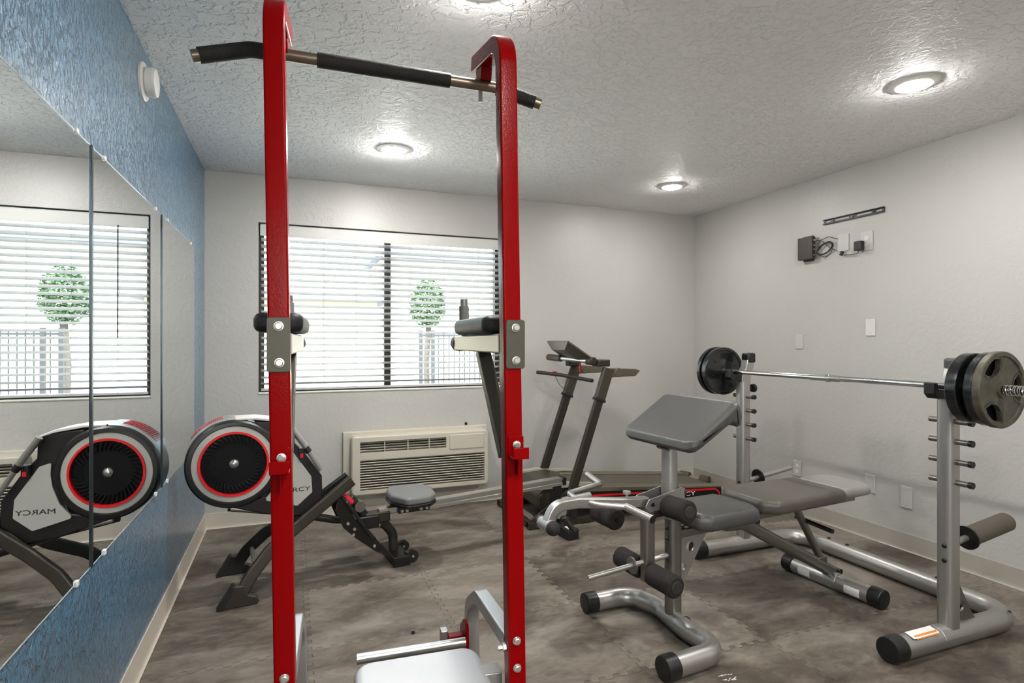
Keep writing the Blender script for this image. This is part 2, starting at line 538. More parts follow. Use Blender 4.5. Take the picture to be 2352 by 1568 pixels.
# ------------------------------------------------------------------ window blind
bl = thing('window_blind', 'white horizontal slatted blind half open across the back window', 'blind', ((WX0+WX1)/2, YB+.045, WZ0+.012))
bx0, bx1, by = WX0+.018, WX1-.012, YB+.042
part('headrail', bb(bmnew(), bx0, bx1, by-.022, by+.03, 2.068, 2.104), M['slat'], bl, bevel=.003)
bm = bmnew(); bb(bm, bx0-.006, bx1+.004, by-.034, by-.026, 2.018, 2.098)
part('valance', bm, mat('pale grey valance', 'c9c8c4', .5), bl, bevel=.003)
bm = bmnew()
pitch = .0465; tl = rad(18); nsl = 24
for i in range(nsl):
    zc = 1.998-i*pitch
    if zc < .945: break
    L = []
    jit = random.uniform(-.0015, .0015)
    for x in (bx0, bx1):
        ring = []
        pr = []
        for k in range(5):
            s = (k/4-.5)*.05
            pr.append((s, .0022*(1-(s/.025)**2)))
        up = pr; dn = [(a, b-.0026) for a, b in reversed(pr)]
        for s, h in up+dn:
            y = s*math.cos(tl)+h*math.sin(tl); z = -s*math.sin(tl)+h*math.cos(tl)
            ring.append(V((x, by+y, zc+z+jit)))
        L.append(ring)
    rings(bm, L)
part('slats', bm, M['slat'], bl)
part('bottom_rail', bb(bmnew(), bx0, bx1, by-.022, by+.022, .926, .942), M['slat'], bl, bevel=.003)
bm = bmnew()
for x in (bx0+.17, bx0+.42, bx0+.65, bx0+1.05, bx0+1.32, bx0+1.6):
    for yy in (by-.027, by+.027): cyl(bm, (x, yy, .93), (x, yy, 2.03), .0009, n=6)
part('lift_cords', bm, mat('cord grey', '9a9a96', .7), bl)
part('tilt_wand', cyl(bmnew(), (bx0+.165, by-.045, 1.30), (bx0+.165, by-.04, 2.03), .004, n=8), mat('clear dark wand', '3c3c3c', .3), bl, label='dark tilt wand')

# ------------------------------------------------------------------ mirrors
ys = [3.885, 2.955, 1.985, 1.015, .045]
mlab = ['frameless wall mirror on the blue wall, farthest panel, nearest the window wall',
        'frameless wall mirror on the blue wall, middle panel reflecting the round fan wheel',
        'frameless wall mirror on the blue wall, nearest panel at the left picture edge',
        'frameless wall mirror on the blue wall, last panel beside the camera']
for i in range(4):
    y1, y0 = ys[i]-.004, ys[i+1]+.004
    r = thing('wall_mirror', mlab[i], 'mirror', (XL, (y0+y1)/2, .625), 'mirror panels on the blue wall')
    part('mirror_glass', bb(bmnew(), XL+.004, XL+.009, y0, y1, .627, 1.838), M['mirror'], r)
    bm = bmnew()
    for c, d in ((.6235, .627), (1.838, 1.8415)): bb(bm, XL+.0005, XL+.0095, y0, y1, c, d)
    parts('mirror_edge', bm, M['mirror_edge'], r)
    bm = bmnew()
    for a, b in ((y0-.0035, y0+.003), (y1-.003, y1+.0035))[:1 if i == 0 else 2]: bb(bm, XL+.0005, XL+.0125, a, b, .6235, 1.8415)
    parts('joint_strip', bm, M['joint'], r)
    bm = bmnew()
    for yy in (y0+.12, y1-.12):
        bb(bm, XL+.0002, XL+.014, yy-.009, yy+.009, .617, .633)
        bb(bm, XL+.0002, XL+.014, yy-.008, yy+.008, 1.834, 1.848)
    parts('mirror_clip', bm, M['plastic_w'], r, bevel=.002)

# smoke detector on the blue wall
r = thing('smoke_detector', 'round white smoke detector high on the blue wall', 'smoke detector', (XL, 2.64, 2.30))
part('base_plate', lathe(bmnew(), [(.074, 0), (.074, .008), (.07, .012)], (XL, 2.64, 2.30), (1, 0, 0), 40), M['plastic_w'], r)
part('sensor_body', lathe(bmnew(), [(.052, .012), (.05, .014), (.056, .018), (.057, .040), (.052, .050), (.04, .053)], (XL, 2.64, 2.30), (1, 0, 0), 40), M['plastic_w'], r)

# ------------------------------------------------------------------ recessed ceiling lights
LP = [((.58, 3.5), 'recessed ceiling light in front of the window, between the red posts'),
      ((2.66, 3.58), 'small recessed ceiling light near the back right corner'),
      ((2.625, 1.77), 'large looking recessed ceiling light at the upper right, above the barbell'),
      ((.58, 1.77), 'recessed ceiling light right above the red tower, just out of frame'),
      ((.58, .02), 'recessed ceiling light above the camera, near the blue wall'),
      ((2.625, .02), 'recessed ceiling light behind the camera on the right'),
      ((.58, -1.5), 'recessed ceiling light by the front wall, left'),
      ((2.625, -1.5), 'recessed ceiling light by the front wall, right')]
for (x, y), lab in LP:
    r = thing('ceiling_light', lab, 'ceiling light', (x, y, ZC), 'recessed ceiling lights')
    part('trim_ring', ring_lathe(bmnew(), [(.099, .0005), (.098, .006), (.072, .013), (.066, .011), (.066, .0005)], (x, y, ZC), (0, 0, -1), 48), M['plastic_w'], r)
    part('diffuser', lathe(bmnew(), [(.0655, .001), (.0655, .0115), (.0615, .0172), (.047, .022), (.02, .0245)], (x, y, ZC), (0, 0, -1), 40), M['lens_soft' if x > 2 and y > 3 else 'lens_strong' if x < 1 else 'lens'], r)

# ------------------------------------------------------------------ air conditioner
ac = thing('air_conditioner', 'cream through wall air conditioner under the window', 'air conditioner', (.92, 4.3, .16))
ax0, ax1, az0, az1, ayf = .405, 1.44, .165, .59, 4.245
pb = smoothpoly([(ax0, az0), (ax1, az0), (ax1, az1), (ax0, az1)], .03)
body = pround(bmnew(), pb, (0, 0, 0), (1, 0, 0), (0, 0, 1), (0, 1, 0), ayf, YB-.001, .012)
c2 = bb(bmnew(), ax0+.06, 1.10, ayf-.05, ayf+.06, az0+.305, az0+.385)
bb(c2, ax0+.06, ax1-.035, ayf-.05, ayf+.05, az0+.035, az0+.255)
part('housing', cut(body, c2), M['plastic_c'], ac)
part('dark_core', bb(bmnew(), ax0+.055, ax1-.03, ayf+.045, ayf+.055, az0+.03, az0+.39), M['dark_in'], ac)
bm = bmnew()
for i in range(4):
    zz = az0+.318+i*.0185
    box(bm, ((ax0+.06+1.10)/2, ayf+.018, zz), (1.10-ax0-.062, .016, .0025), (V((1, 0, 0)), V((0, .8, -.6)), V((0, .6, .8))))
for xx in (ax0+.235, ax0+.405, ax0+.565): bb(bm, xx-.003, xx+.003, ayf+.004, ayf+.03, az0+.306, az0+.384)
part('air_outlet_grille', bm, M['plastic_c'], ac)
bm = bmnew()
for i in range(12):
    zz = az0+.046+i*.0183
    box(bm, ((ax0+.06+ax1-.035)/2, ayf+.014, zz), (ax1-ax0-.097, .022, .0055), (V((1, 0, 0)), V((0, .88, -.47)), V((0, .47, .88))))
part('intake_grille', bm, M['plastic_c'], ac, bevel=.001)
part('control_lid', bb(bmnew(), 1.125, 1.40, ayf-.006, ayf+.004, az0+.29, az0+.40), M['plastic_c'], ac, bevel=.004)
part('wall_sleeve', bb(bmnew(), ax0-.05, ax1+.02, YB-.045, YB-.002, az0-.005, az1+.022), M['plastic_c'], ac, bevel=.004)
single('cable_stub', lathe(bmnew(), [(.011, 0), (.011, .01), (.006, .02)], (1.297, YB-.0005, .625), (0, -1, 0), 14), M['black'],
       'small black plug on the back wall just above the air conditioner', 'wall plug')

# ------------------------------------------------------------------ right wall fittings
def wall_plate(name, lab, cat, y, z, w=.072, h=.115, kindp='blank', grp='cover plates on the right wall'):
    r = thing(name, lab, cat, (XR, y, z), grp)
    part('cover_plate', bb(bmnew(), XR-.006, XR-.0005, y-w/2, y+w/2, z-h/2, z+h/2), M['plate_w'] if abs(z-1.366) < .01 else M['plate_p'], r, bevel=.002)
    bm = bmnew()
    if kindp == 'outlet':
        for dz in (-.02, .02):
            cyl(bm, (XR-.0055, y, z+dz), (XR-.0085, y, z+dz), .014)
        parts('socket', bm, M['plastic_w'], r)
        bm = bmnew()
        for dz in (-.02, .02):
            for dy in (-.005, .005): bb(bm, XR-.0088, XR-.0083, y+dy-.001, y+dy+.001, z+dz-.002, z+dz+.006)
        parts('slot', bm, M['ink'], r)
    else:
        for dz in (-h*.36, h*.36): cyl(bm, (XR-.0055, y, z+dz), (XR-.0072, y, z+dz), .003, n=10)
        parts('screw', bm, M['zinc'], r)
    return r
wall_plate('outlet_cover', 'white blank cover plate with two screws, right wall above the barbell bar', 'wall plate', 2.639, 1.366, .066, .108)
wall_plate('outlet_cover', 'off white blank plate on the right wall left of the barbell plates, nearly wall coloured', 'wall plate', 3.197, 1.275, .066, .108)
wall_plate('power_outlet', 'white power outlet low on the right wall behind the far rack post', 'power outlet', 3.217, .335, .072, .115, 'outlet')
wall_plate('outlet_cover', 'square white blank plate low on the right wall near the bench head', 'wall plate', 2.406, .325, .07, .13)
wall_plate('outlet_cover', 'white plate low on the right wall mostly hidden behind the bench pad', 'wall plate', 2.643, .355, .07, .115)
wall_plate('outlet_cover', 'white cable plate on the right wall beside the cable coil', 'wall plate', 2.836, 1.945, .085, .115)
wall_plate('power_outlet', 'white power outlet high on the right wall behind the black adapter', 'power outlet', 2.665, 1.93, .085, .125, 'outlet')

r = thing('mounting_rail', 'black slotted metal mounting rail on the upper right wall', 'wall bracket', (XR, 2.765, 2.11))
bm = bmnew()
bb(bm, XR-.004, XR-.0005, 2.543, 2.987, 2.094, 2.128)
bb(bm, XR-.016, XR-.004, 2.543, 2.987, 2.124, 2.128); bb(bm, XR-.016, XR-.004, 2.543, 2.987, 2.094, 2.098)
cc = bmnew()
for a, b in ((2.56, 2.60), (2.63, 2.74), (2.79, 2.90), (2.93, 2.97)): bb(cc, XR-.02, XR+.01, a, b, 2.106, 2.117)
part('slotted_rail', cut(bm, cc), M['black'], r)
bm = bmnew()
for y in (2.615, 2.765, 2.915): cyl(bm, (XR-.004, y, 2.111), (XR-.009, y, 2.111), .006, n=10)
parts('screw', bm, M['black_g'], r)

r = thing('cable_box', 'small brown black cable box fixed to the upper right wall', 'cable box', (XR, 3.11, 1.94))
part('box_body', bb(bmnew(), XR-.05, XR-.016, 3.045, 3.17, 1.865, 2.025), mat('brown black plastic', '352d22', .45), r, bevel=.004)
part('mount_bracket', bb(bmnew(), XR-.016, XR-.0008, 3.07, 3.15, 1.855, 2.035), M['black'], r, bevel=.002)
bm = bmnew()
for z in (1.89, 1.93, 1.96, 1.995): cyl(bm, (XR-.033, 3.046, z), (XR-.033, 3.036, z), .006, n=10)
parts('connector', bm, M['zinc'], r)
bm = bmnew()
for k in range(6):
    R1, R2 = .062+.003*math.sin(k*2), .034+.003*math.cos(k*1.7)
    cy, cz = 2.965+.003*math.sin(k*3), 1.926+.003*math.cos(k*2.1)
    pts = [(XR-.02-.002*math.sin(3*t*2*PI/40+k), cy+R1*math.cos(t*2*PI/40), cz+R2*math.sin(t*2*PI/40)+.35*R1*math.cos(t*2*PI/40)*-.8) for t in range(40)]
    sweep(bm, pts, circ(.0022, 6), None, closed=True)
tube(bm, [(XR-.033, 3.03, 1.99), (XR-.02, 2.99, 1.985), (XR-.015, 2.93, 1.925), (XR-.014, 2.87, 1.895)], .0022, .04, 6)
tube(bm, [(XR-.018, 3.02, 1.93), (XR-.016, 3.02, 1.985), (XR-.015, 2.94, 2.005), (XR-.012, 2.87, 1.975)], .0022, .05, 6)
tube(bm, [(XR-.018, 3.02, 1.90), (XR-.016, 2.97, 1.855), (XR-.015, 2.92, 1.89), (XR-.012, 2.90, 1.94)], .0022, .04, 6)
single('cord_coil', bm, M['rubber'], 'coil of thin black cable hanging beside the cable box', 'cable')
r = thing('power_adapter', 'black plug in power adapter on the high outlet', 'power adapter', (XR, 2.70, 1.91))
part('adapter_body', bb(bmnew(), XR-.05, XR-.012, 2.672, 2.722, 1.87, 1.932), M['black'], r, bevel=.005)
part('adapter_label', bb(bmnew(), XR-.045, XR-.02, 2.7222, 2.7228, 1.876, 1.90), M['paper'], r, label='white adapter label')
bm = bmnew()
tube(bm, [(XR-.03, 2.70, 1.872), (XR-.028, 2.705, 1.855), (XR-.02, 2.76, 1.852), (XR-.015, 2.82, 1.86)], .0022, .02, 6)
part('lead', bm, M['rubber'], r)
single('cord_connector', box(bmnew(), (XR-.015, 2.838, 1.873), (.014, .018, .03), (V((1, 0, 0)), V((0, .85, .5)), V((0, -.5, .85)))), M['rubber'],
       'small black cable connector hanging between the coil and the adapter', 'connector', bevel=.002)

# ------------------------------------------------------------------ red power tower
TAa = rad(-3.75); TO = V((-.0251, 1.3705, 0)); TE = V((math.cos(TAa), math.sin(TAa), 0)); TN = V((-TE.y, TE.x, 0)); TZ = V((0, 0, 1))
def tw(a, b, z): return TO+TE*(a-(z-1.275)*.0158)+TN*b+TZ*z
tower = thing('power_tower', 'tall red power tower with black pull-up bar and dip arms in the foreground', 'power tower', tw(.27, .25, 0))
SQ = rrect(.045, .045, .005, 3)
for a in (0, .542):
    path = [tw(a, .0225, .045), tw(a, .0225, .4), tw(a, .0225, 1.0), tw(a, .0225, 1.6), tw(a, .0225, 1.90)]
    bend = fillet([tw(a, .0225, 1.90), tw(a, .0225, 2.035), tw(a, .30, 2.098)], .085, 10)
    bm = bmnew(); sweep(bm, path[:-1]+bend, SQ, TE)
    part('upright', bm, M['red'], tower, sharp=40)
# saddle brackets holding the pull-up bar
for a in (0, .542):
    bm = bmnew()
    p = [tw(a, .205, 2.052), tw(a, .275, 2.068), tw(a, .262, 2.018), tw(a, .215, 2.018)]
    L = [[q+TE*s for q in p] for s in (-.016, .016)]
    rings(bm, L)
    part('bar_bracket', bm, M['red'], tower, bevel=.002)
    part('bar_bolt', cyl(bmnew(), tw(a-.01, .245, 2.0), tw(a-.01, .245, 1.965), .006, n=6), M['zinc'], tower)
bz_ = 2.008; bbk = .235
bar = [tw(-.205, .215, 1.975), tw(-.075, bbk, 2.021), tw(.03, bbk, bz_+.01), tw(.54, bbk, bz_), tw(.575, bbk, bz_), tw(.705, .215, 1.968)]
bar2 = fillet([bar[0], bar[1], bar[4], bar[5]], .08, 8)
bm = bmnew(); sweep(bm, bar2, circ(.0155, 18))
pb_ = part('pull_up_bar', bm, mat('dull bronze steel', '7b7162', .35, .8), tower)
def along(pts, t0, t1):
    ls = [0]
    for i in range(1, len(pts)): ls.append(ls[-1]+(pts[i]-pts[i-1]).length)
    def at(t):
        for i in range(1, len(pts)):
            if t <= ls[i]:
                f = (t-ls[i-1])/(ls[i]-ls[i-1]); return pts[i-1].lerp(pts[i], f)
        return pts[-1]
    return [at(t0)]+[pts[i] for i in range(len(pts)) if t0 < ls[i] < t1]+[at(t1)]
TL = sum((bar2[i]-bar2[i-1]).length for i in range(1, len(bar2)))
for t0, t1 in ((.016, .20), (.300, .655), (TL-.135, TL-.018)):
    bm = bmnew(); sweep(bm, along(bar2, t0, t1), circ(.0195, 18))
    part('foam_grip', bm, M['foam_d'], pb_)
# joint plates with hex bolts
for a in (0, .548):
    bm = bmnew(); prism(bm, rrect(.049, .121, .006), tw(a, 0, 1.268), TE, TZ, TN, -.0045, -.0002)
    jp = part('joint_plate', bm, M['grey_plate'], tower, bevel=.001)
    for z in (1.309, 1.228):
        bm = bmnew(); lathe(bm, [(.0105, 0), (.0105, .002), (.0085, .0022), (.0085, .007), (.0065, .0085)], tw(a+.001, -.0045, z), -TN, 12)
        parts('bolt', bm, M['zinc'], jp)
# red J hooks
for a in (0, .545):
    bm = bmnew()
    prism(bm, rrect(.041, .05, .006), tw(a, 0, 1.016), TE, TZ, TN, -.004, -.0002)
    box(bm, tw(a, -.022, .992), (.040, .045, .004), (TE, TN, TZ))
    box(bm, tw(a, -.046, 1.004), (.040, .004, .028), (TE, TN, TZ))
    box(bm, tw(a, -.012, .968), (.004, .022, .045), (TE, TN, TZ))
    h = part('bar_hook', bm, M['red'], tower, bevel=.0015)
    parts('bolt', lathe(bmnew(), [(.0105, 0), (.0105, .002), (.0088, .0022), (.0088, .006), (.006, .008)], tw(a+.002, -.004, 1.018), -TN, 12), M['zinc'], h)
for z in (.529, .461):
    for a in (0, .5405):
        parts('bolt', lathe(bmnew(), [(.0105, 0), (.0105, .002), (.0088, .0022), (.0088, .007), (.006, .009)], tw(a, 0, z), -TN, 12), M['zinc'], tower)
# dip arms
for a in (0, .542):
    bm = bmnew(); sweep(bm, [tw(a, .046, 1.2695), tw(a, .60, 1.2695)], rrect(.05, .05, .005, 3), TE)
    da = part('dip_arm', bm, M['silver_l'], tower, sharp=40)
    bm = bmnew(); lathe(bm, [(.027, 0), (.029, .006), (.029, .05), (.024, .075), (.010, .088)], tw(a, .60, 1.2695), TN, 20)
    part('end_cap', bm, M['rubber'], da)
    o1, o2 = (-.068, .046) if a == 0 else (-.046, .068)
    pad = smoothpoly([(o1, .09), (o2, .09), (o2, .50), (o1, .50)], .03)
    bm = bmnew(); pround(bm, pad, tw(a, .02, 1.297), TE, TN, TZ, 0, .048, .018)
    part('arm_pad', bm, M['vinyl_b'], tower)
    ag = a-.016 if a == 0 else a
    bm = bmnew(); cyl(bm, tw(ag, .55, 1.285), tw(ag, .55, 1.418), .0125)
    g_ = part('hand_grip', bm, M['silver_d'], tower)
    part('foam_sleeve', cyl(bmnew(), tw(ag, .55, 1.30), tw(ag, .55, 1.395), .0165), mat('grey foam', '6c6c6a', .7), g_)
    bm = bmnew(); sweep(bm, [tw(a, .30, 1.245), tw(a, .0675, .98)], rrect(.04, .03, .003, 2), TE)
    part('diagonal_brace', bm, M['grey_plate'], tower, sharp=40)
# lower frame: rear legs, cross tube, base
for a in (0, .542):
    p = fillet([tw(a, .046, .505), tw(a, .20, .495), tw(a, .37, .485), tw(a, .505, .40), tw(a, .505, .02)], [0, .1, .09], 8)
    bm = bmnew(); sweep(bm, p, rrect(.044, .04, .006, 3), TE)
    part('rear_leg', bm, M['silver_l'], tower, sharp=40)
    bm = bmnew(); sweep(bm, [tw(a, -.32, .0225), tw(a, .56, .0225)], SQ, TE)
    part('base_foot', bm, M['red'], tower, sharp=40)
bm = bmnew(); sweep(bm, [tw(.02, .10, .39), tw(.522, .10, .39)], rrect(.05, .045, .004, 3), TN)
part('cross_tube', bm, M['silver_l'], tower, sharp=40)
part('nut', lathe(bmnew(), [(.011, 0), (.011, .008), (.006, .009), (.006, .02)], tw(.518, .0225, .505), -TE, 6), M['zinc'], tower)
bm = bmnew(); pround(bm, smoothpoly([(-.165, -.24), (.17, -.24), (.17, .235), (-.165, .235)], .05, 6), tw(.318, .0, .355), TE, TN, TZ, 0, .058, .02)
part('seat_pad', bm, M['vinyl_sheen'], tower, label='padded seat, window reflection painted into its pale colour')
bm = bmnew(); cyl(bm, tw(.165, .325, .372), tw(.48, .325, .372), .0145)
part('round_side_bar', bm, M['steel'], tower)
bm = bmnew()
o_ = tw(.487, .37, .36)
prism(bm, smoothpoly([(-.05, -.03), (.05, -.03), (.045, .02), (-.005, .065), (-.04, .06)], .015), o_, TN, TZ, TE, -.005, .005)
box(bm, tw(.463, .38, .355), (.05, .03, .035), (TE, TN, TZ))
part('red_bracket', bm, M['red'], tower, bevel=.002)
part('stop_block', box(bmnew(), tw(.43, .405, .36), (.022, .03, .04), (TE, TN, TZ)), M['steel'], tower, bevel=.002)
bm = bmnew(); sweep(bm, [tw(0, .505, .11), tw(.542, .505, .11)], rrect(.035, .035, .004, 3), TN)
part('cross_tube', bm, M['silver_l'], tower, sharp=40)
bm = bmnew(); sweep(bm, [tw(.32, .10, .37), tw(.32, .10, .06)], rrect(.04, .04, .004, 3), TE)
part('seat_post', bm, M['silver_l'], tower, sharp=40)

# ------------------------------------------------------------------ fan rower
RA = rad(6.5); RO = V((-.27, 3.28, 0)); RE = V((math.cos(RA), math.sin(RA), 0)); RN = V((-RE.y, RE.x, 0))
def rw(u, v, z): return RO+RE*u+RN*v+TZ*z
rower = thing('rowing_machine', 'fan rowing machine with big round fan wheel, grey seat and long silver rail', 'rowing machine', rw(.8, 0, 0))
fc = (-.005, .655)
FO = rw(fc[0], 0, fc[1])
bm = bmnew(); lathe(bm, [(.15, -.02), (.205, -.02), (.214, .0), (.214, .13), (.20, .15), (.05, .155)], FO-RN*.03, RN, 64)
part('fan_drum', bm, M['shell_g'], rower)
bm = bmnew(); ring_lathe(bm, [(.19, -.062), (.196, -.072), (.212, -.070), (.221, -.06), (.222, -.02), (.19, -.02)], FO, RN, 72)
part('outer_ring', bm, M['black'], rower)
bm = bmnew(); ring_lathe(bm, [(.162, -.066), (.194, -.062), (.194, -.03), (.162, -.03)], FO, RN, 72)
part('grey_ring', bm, M['shell'], rower)
bm = bmnew(); ring_lathe(bm, [(.15, -.066), (.153, -.071), (.163, -.071), (.165, -.06), (.15, -.05)], FO, RN, 72)
part('red_ring', bm, M['red_l'], rower)
bm = bmnew(); lathe(bm, [(.002, -.052), (.15, -.052), (.15, -.05)], FO, RN, 48)
part('fan_backplate', bm, mat('matt black plate', '060506', .6, 0, .2), rower)
bm = bmnew()
for i in range(40):
    t = 2*PI*i/40
    d0 = RE*math.cos(t)+TZ*math.sin(t); t2 = t+.16; d1 = RE*math.cos(t2)+TZ*math.sin(t2)
    pth = [FO+d0*.106-RN*.052, FO+(d0+d1).normalized()*.128-RN*.056, FO+d1*.149-RN*.052]
    sd = (-RE*math.sin(t)+TZ*math.cos(t))
    L = []
    for q in pth:
        L.append([q-RN*.0+sd*.0015, q-RN*.012+sd*.0045, q-RN*.012+sd*.006, q+sd*.008])
    rings(bm, L)
part('fan_blades', bm, mat('smoked black blades', '1c1a1c', .3, 0, .5), rower)
bm = bmnew(); lathe(bm, [(.024, 0), (.022, .008), (.014, .015), (.004, .018)], FO-RN*.052, -RN, 24)
part('fan_hub', bm, M['steel'], rower)
bm = bmnew(); lathe(bm, [(.2225, -.04), (.232, -.035), (.232, .10), (.2225, .105)], FO, RN, 22, ref=-RE*math.sin(0)+RE, a0=-153, a1=-88)
part('vent_cover', bm, M['shell_g'], rower)
bm = bmnew()
for i in range(17):
    t = rad(103+i*2.6)
    d = RE*math.cos(t)+TZ*math.sin(t); s = -RE*math.sin(t)+TZ*math.cos(t)
    box(bm, FO+d*.2335+RN*.03, (.004, .0045, .10), (d, s, RN))
part('vent_ribs', bm, M['red_p'], rower, label='red vent ribs')
fr = [(.09, .862), (.21, .855), (.282, .832), (.286, .735), (.34, .675), (.425, .548), (.428, .43), (.33, .345), (.20, .36), (-.02, .432), (.0, .45), (.15, .47), (.2, .6), (.17, .72)]
bm = bmnew(); prism(bm, fr, rw(0, 0, 0), RE, TZ, RN, -.05, .085)
part('side_frame', bm, M['black'], rower, bevel=.006)
pn = smoothpoly([(.222, .715), (.272, .697), (.368, .552), (.374, .467), (.298, .403), (.135, .452), (.19, .52), (.218, .60), (.226, .66)], .012)
bm = bmnew(); prism(bm, pn, rw(0, 0, 0), RE, TZ, RN, -.060, -.045)
sp_ = part('side_panel', bm, M['shell'], rower, bevel=.002)
bm = textbm('MARCY', rw(.206, -.0602, .479), RE, TZ, -RN, .158, .023)
part('lettering', bm, M['ink'], sp_, label='black letters on the grey side panel')
bm = bmnew(); prism(bm, [(.0, .884), (.10, .884), (.21, .866), (.286, .834), (.286, .826), (.21, .852), (.09, .872), (.0, .874)], rw(0, 0, 0), RE, TZ, RN, -.058, .09)
part('top_cover', bm, M['shell_l'] if 'shell_l' in M else M['plastic_w'], rower, bevel=.003)
# pull handle
bm = bmnew(); cyl(bm, rw(.255, -.09, .838), rw(.345, -.09, .703), .0155)
hd = part('pull_handle', bm, M['steel'], rower)
part('handle_grip', cyl(bmnew(), rw(.34, -.09, .708), rw(.412, -.09, .586), .012), M['steel'], hd)
part('handle_collar', cyl(bmnew(), rw(.334, -.09, .716), rw(.352, -.09, .69), .0175), M['black'], hd)
part('handle_cradle', box(bmnew(), rw(.318, -.066, .685), (.03, .034, .05), (RE, RN, TZ)), M['black'], rower, bevel=.004)
part('cradle_tab', box(bmnew(), rw(.316, -.084, .672), (.016, .006, .022), (RE, RN, TZ)), M['red_p'], rower)
# front legs
for s in (-1, 1):
    def vv(v): return s*v
    pts = [rw(.585, vv(.048), .505), rw(.30, vv(.085), .305), rw(.16, vv(.15), .225), rw(.07, vv(.195), .13), rw(.005, vv(.22), .03)]
    pts = fillet(pts, .18, 6)
    bm = bmnew(); sweep(bm, pts, rrect(.03, .062, .010, 3), RN)
    lg = part('front_leg', bm, M['bronze'] if s < 0 else M['black'], rower, sharp=40)
    ft = [(-.085, 0), (-.02, .10), (.03, .10), (.05, .05), (.09, .035), (.10, .012), (.09, 0)]
    bm = bmnew(); prism(bm, ft, rw(0, vv(.22), 0), RE, TZ, RN, -.022, .022)
    part('foot_pad', bm, M['bronze'] if s < 0 else M['black'], lg, bevel=.004)
    bm = bmnew(); prism(bm, [(-.087, 0), (-.02, .105), (-.006, .105), (-.055, 0)], rw(0, vv(.22), 0), RE, TZ, RN, -.026, .026)
    part('foot_toe', bm, M['rubber'], lg, bevel=.002)
part('leg_spacer', cyl(bmnew(), rw(.09, -.19, .14), rw(.09, .19, .14), .012), M['silver'], rower)
bm = bmnew(); tube(bm, [rw(-.03, 0, .425), rw(.2, 0, .375), rw(.5, 0, .285), rw(.70, 0, .255)], .021, .2, 14)
part('main_tube', bm, M['black_g'], rower)
part('lower_tube', cyl(bmnew(), rw(-.02, -.035, .425), rw(.30, -.035, .36), .012), M['silver'], rower)
# foot rest assembly
for s in (-1, 1):
    sp = smoothpoly([(.505, .43), (.49, .36), (.53, .26), (.60, .19), (.71, .10), (.745, .085), (.755, .115), (.70, .185), (.62, .26), (.575, .33), (.555, .38)], .015)
    bm = bmnew(); prism(bm, sp, rw(0, s*.085, 0), RE, TZ, RN, -.004, .004)
    fp = part('pedal_plate', bm, M['black_g'], rower)
    bm = bmnew()
    for u, z in ((.555, .28), (.59, .245), (.585, .215), (.70, .135)):
        cyl(bm, rw(u, s*.089, z), rw(u, s*.095, z), .008, n=12)
    parts('bolt', bm, M['zinc'], fp)
    d = V((.78, -.62)); d.normalize()
    ux = RE*.54-TZ*.84; uz = RE*.84+TZ*.54
    bm = bmnew(); pround(bm, smoothpoly([(-.14, -.045), (.15, -.045), (.15, .045), (-.14, .045)], .02), rw(.60, s*.125, .31), ux, RN, uz, -.006, .012, .005)
    part('footrest', bm, M['black'], rower)
bm = bmnew(); lathe(bm, [(.012, 0), (.018, .006), (.018, .03), (.014, .05), (.016, .06), (.010, .066)], rw(.585, -.05, .375), RE*-.62+TZ*.78, 16)
part('tension_knob', bm, M['red_p'], rower, label='red tension knob')
bm = bmnew(); cyl(bm, rw(.58, 0, .40), rw(.68, 0, .26), .028); box(bm, rw(.66, 0, .255), (.16, .10, .07), (RE, RN, TZ))
part('resistance_body', bm, M['black'], rower, bevel=.006)
part('cable_wheel', cyl(bmnew(), rw(.635, -.03, .345), rw(.635, .03, .345), .03, n=24), M['silver_d'], rower)
bm = bmnew(); box(bm, rw(.735, 0, .272), (.14, .075, .055), (RE, RN, TZ))
hb = part('hinge_bracket', bm, M['bronze'], rower, bevel=.005)
bm = bmnew()
for u, z in ((.715, .275), (.735, .232)): cyl(bm, rw(u, -.0375, z), rw(u, -.046, z), .011, n=12)
parts('bolt', bm, M['zinc'], hb)
# rail
rs = [(-.03, -.024), (.03, -.024), (.03, -.010), (.024, -.008), (.024, .006), (.03, .008), (.03, .024), (.012, .024), (.010, .019), (-.010, .019), (-.012, .024), (-.03, .024), (-.03, .008), (-.024, .006), (-.024, -.008), (-.03, -.010)]
bm = bmnew(); sweep(bm, [rw(.745, 0, .289), rw(1.98, 0, .336)], [(x, -y) for x, y in rs], RN)
part('slide_rail', bm, mat('brushed aluminium rail', 'bdbcb6', .28, .85), rower, sharp=25)
part('rail_end_cap', box(bmnew(), rw(1.995, 0, .337), (.03, .066, .055), (RE, RN, TZ)), M['black'], rower, bevel=.004)
# mid support
bm = bmnew(); sweep(bm, fillet([rw(.68, 0, .245), rw(.78, .01, .225), rw(.838, .03, .15), rw(.842, .03, .045)], .09, 8), circ(.024, 16, 1.15), RN)
part('support_leg', bm, M['bronze'], rower)
bm = bmnew(); box(bm, rw(.852, .03, .0275), (.095, .29, .055), (RE, RN, TZ))
part('support_foot', bm, M['black'], rower, bevel=.003)
for v in (-.07, .11):
    bm = bmnew(); cyl(bm, rw(.925, v-.012, .036), rw(.925, v+.012, .036), .034, n=24)
    wh = part('transport_wheel', bm, M['rubber'], rower)
    part('wheel_axle', cyl(bmnew(), rw(.925, v-.018, .036), rw(.925, v+.016, .036), .007, n=12), M['zinc'], wh)
    part('wheel_fork', box(bmnew(), rw(.905, v, .058), (.05, .034, .010), (RE, RN, TZ)), M['black_g'], rower, bevel=.002)
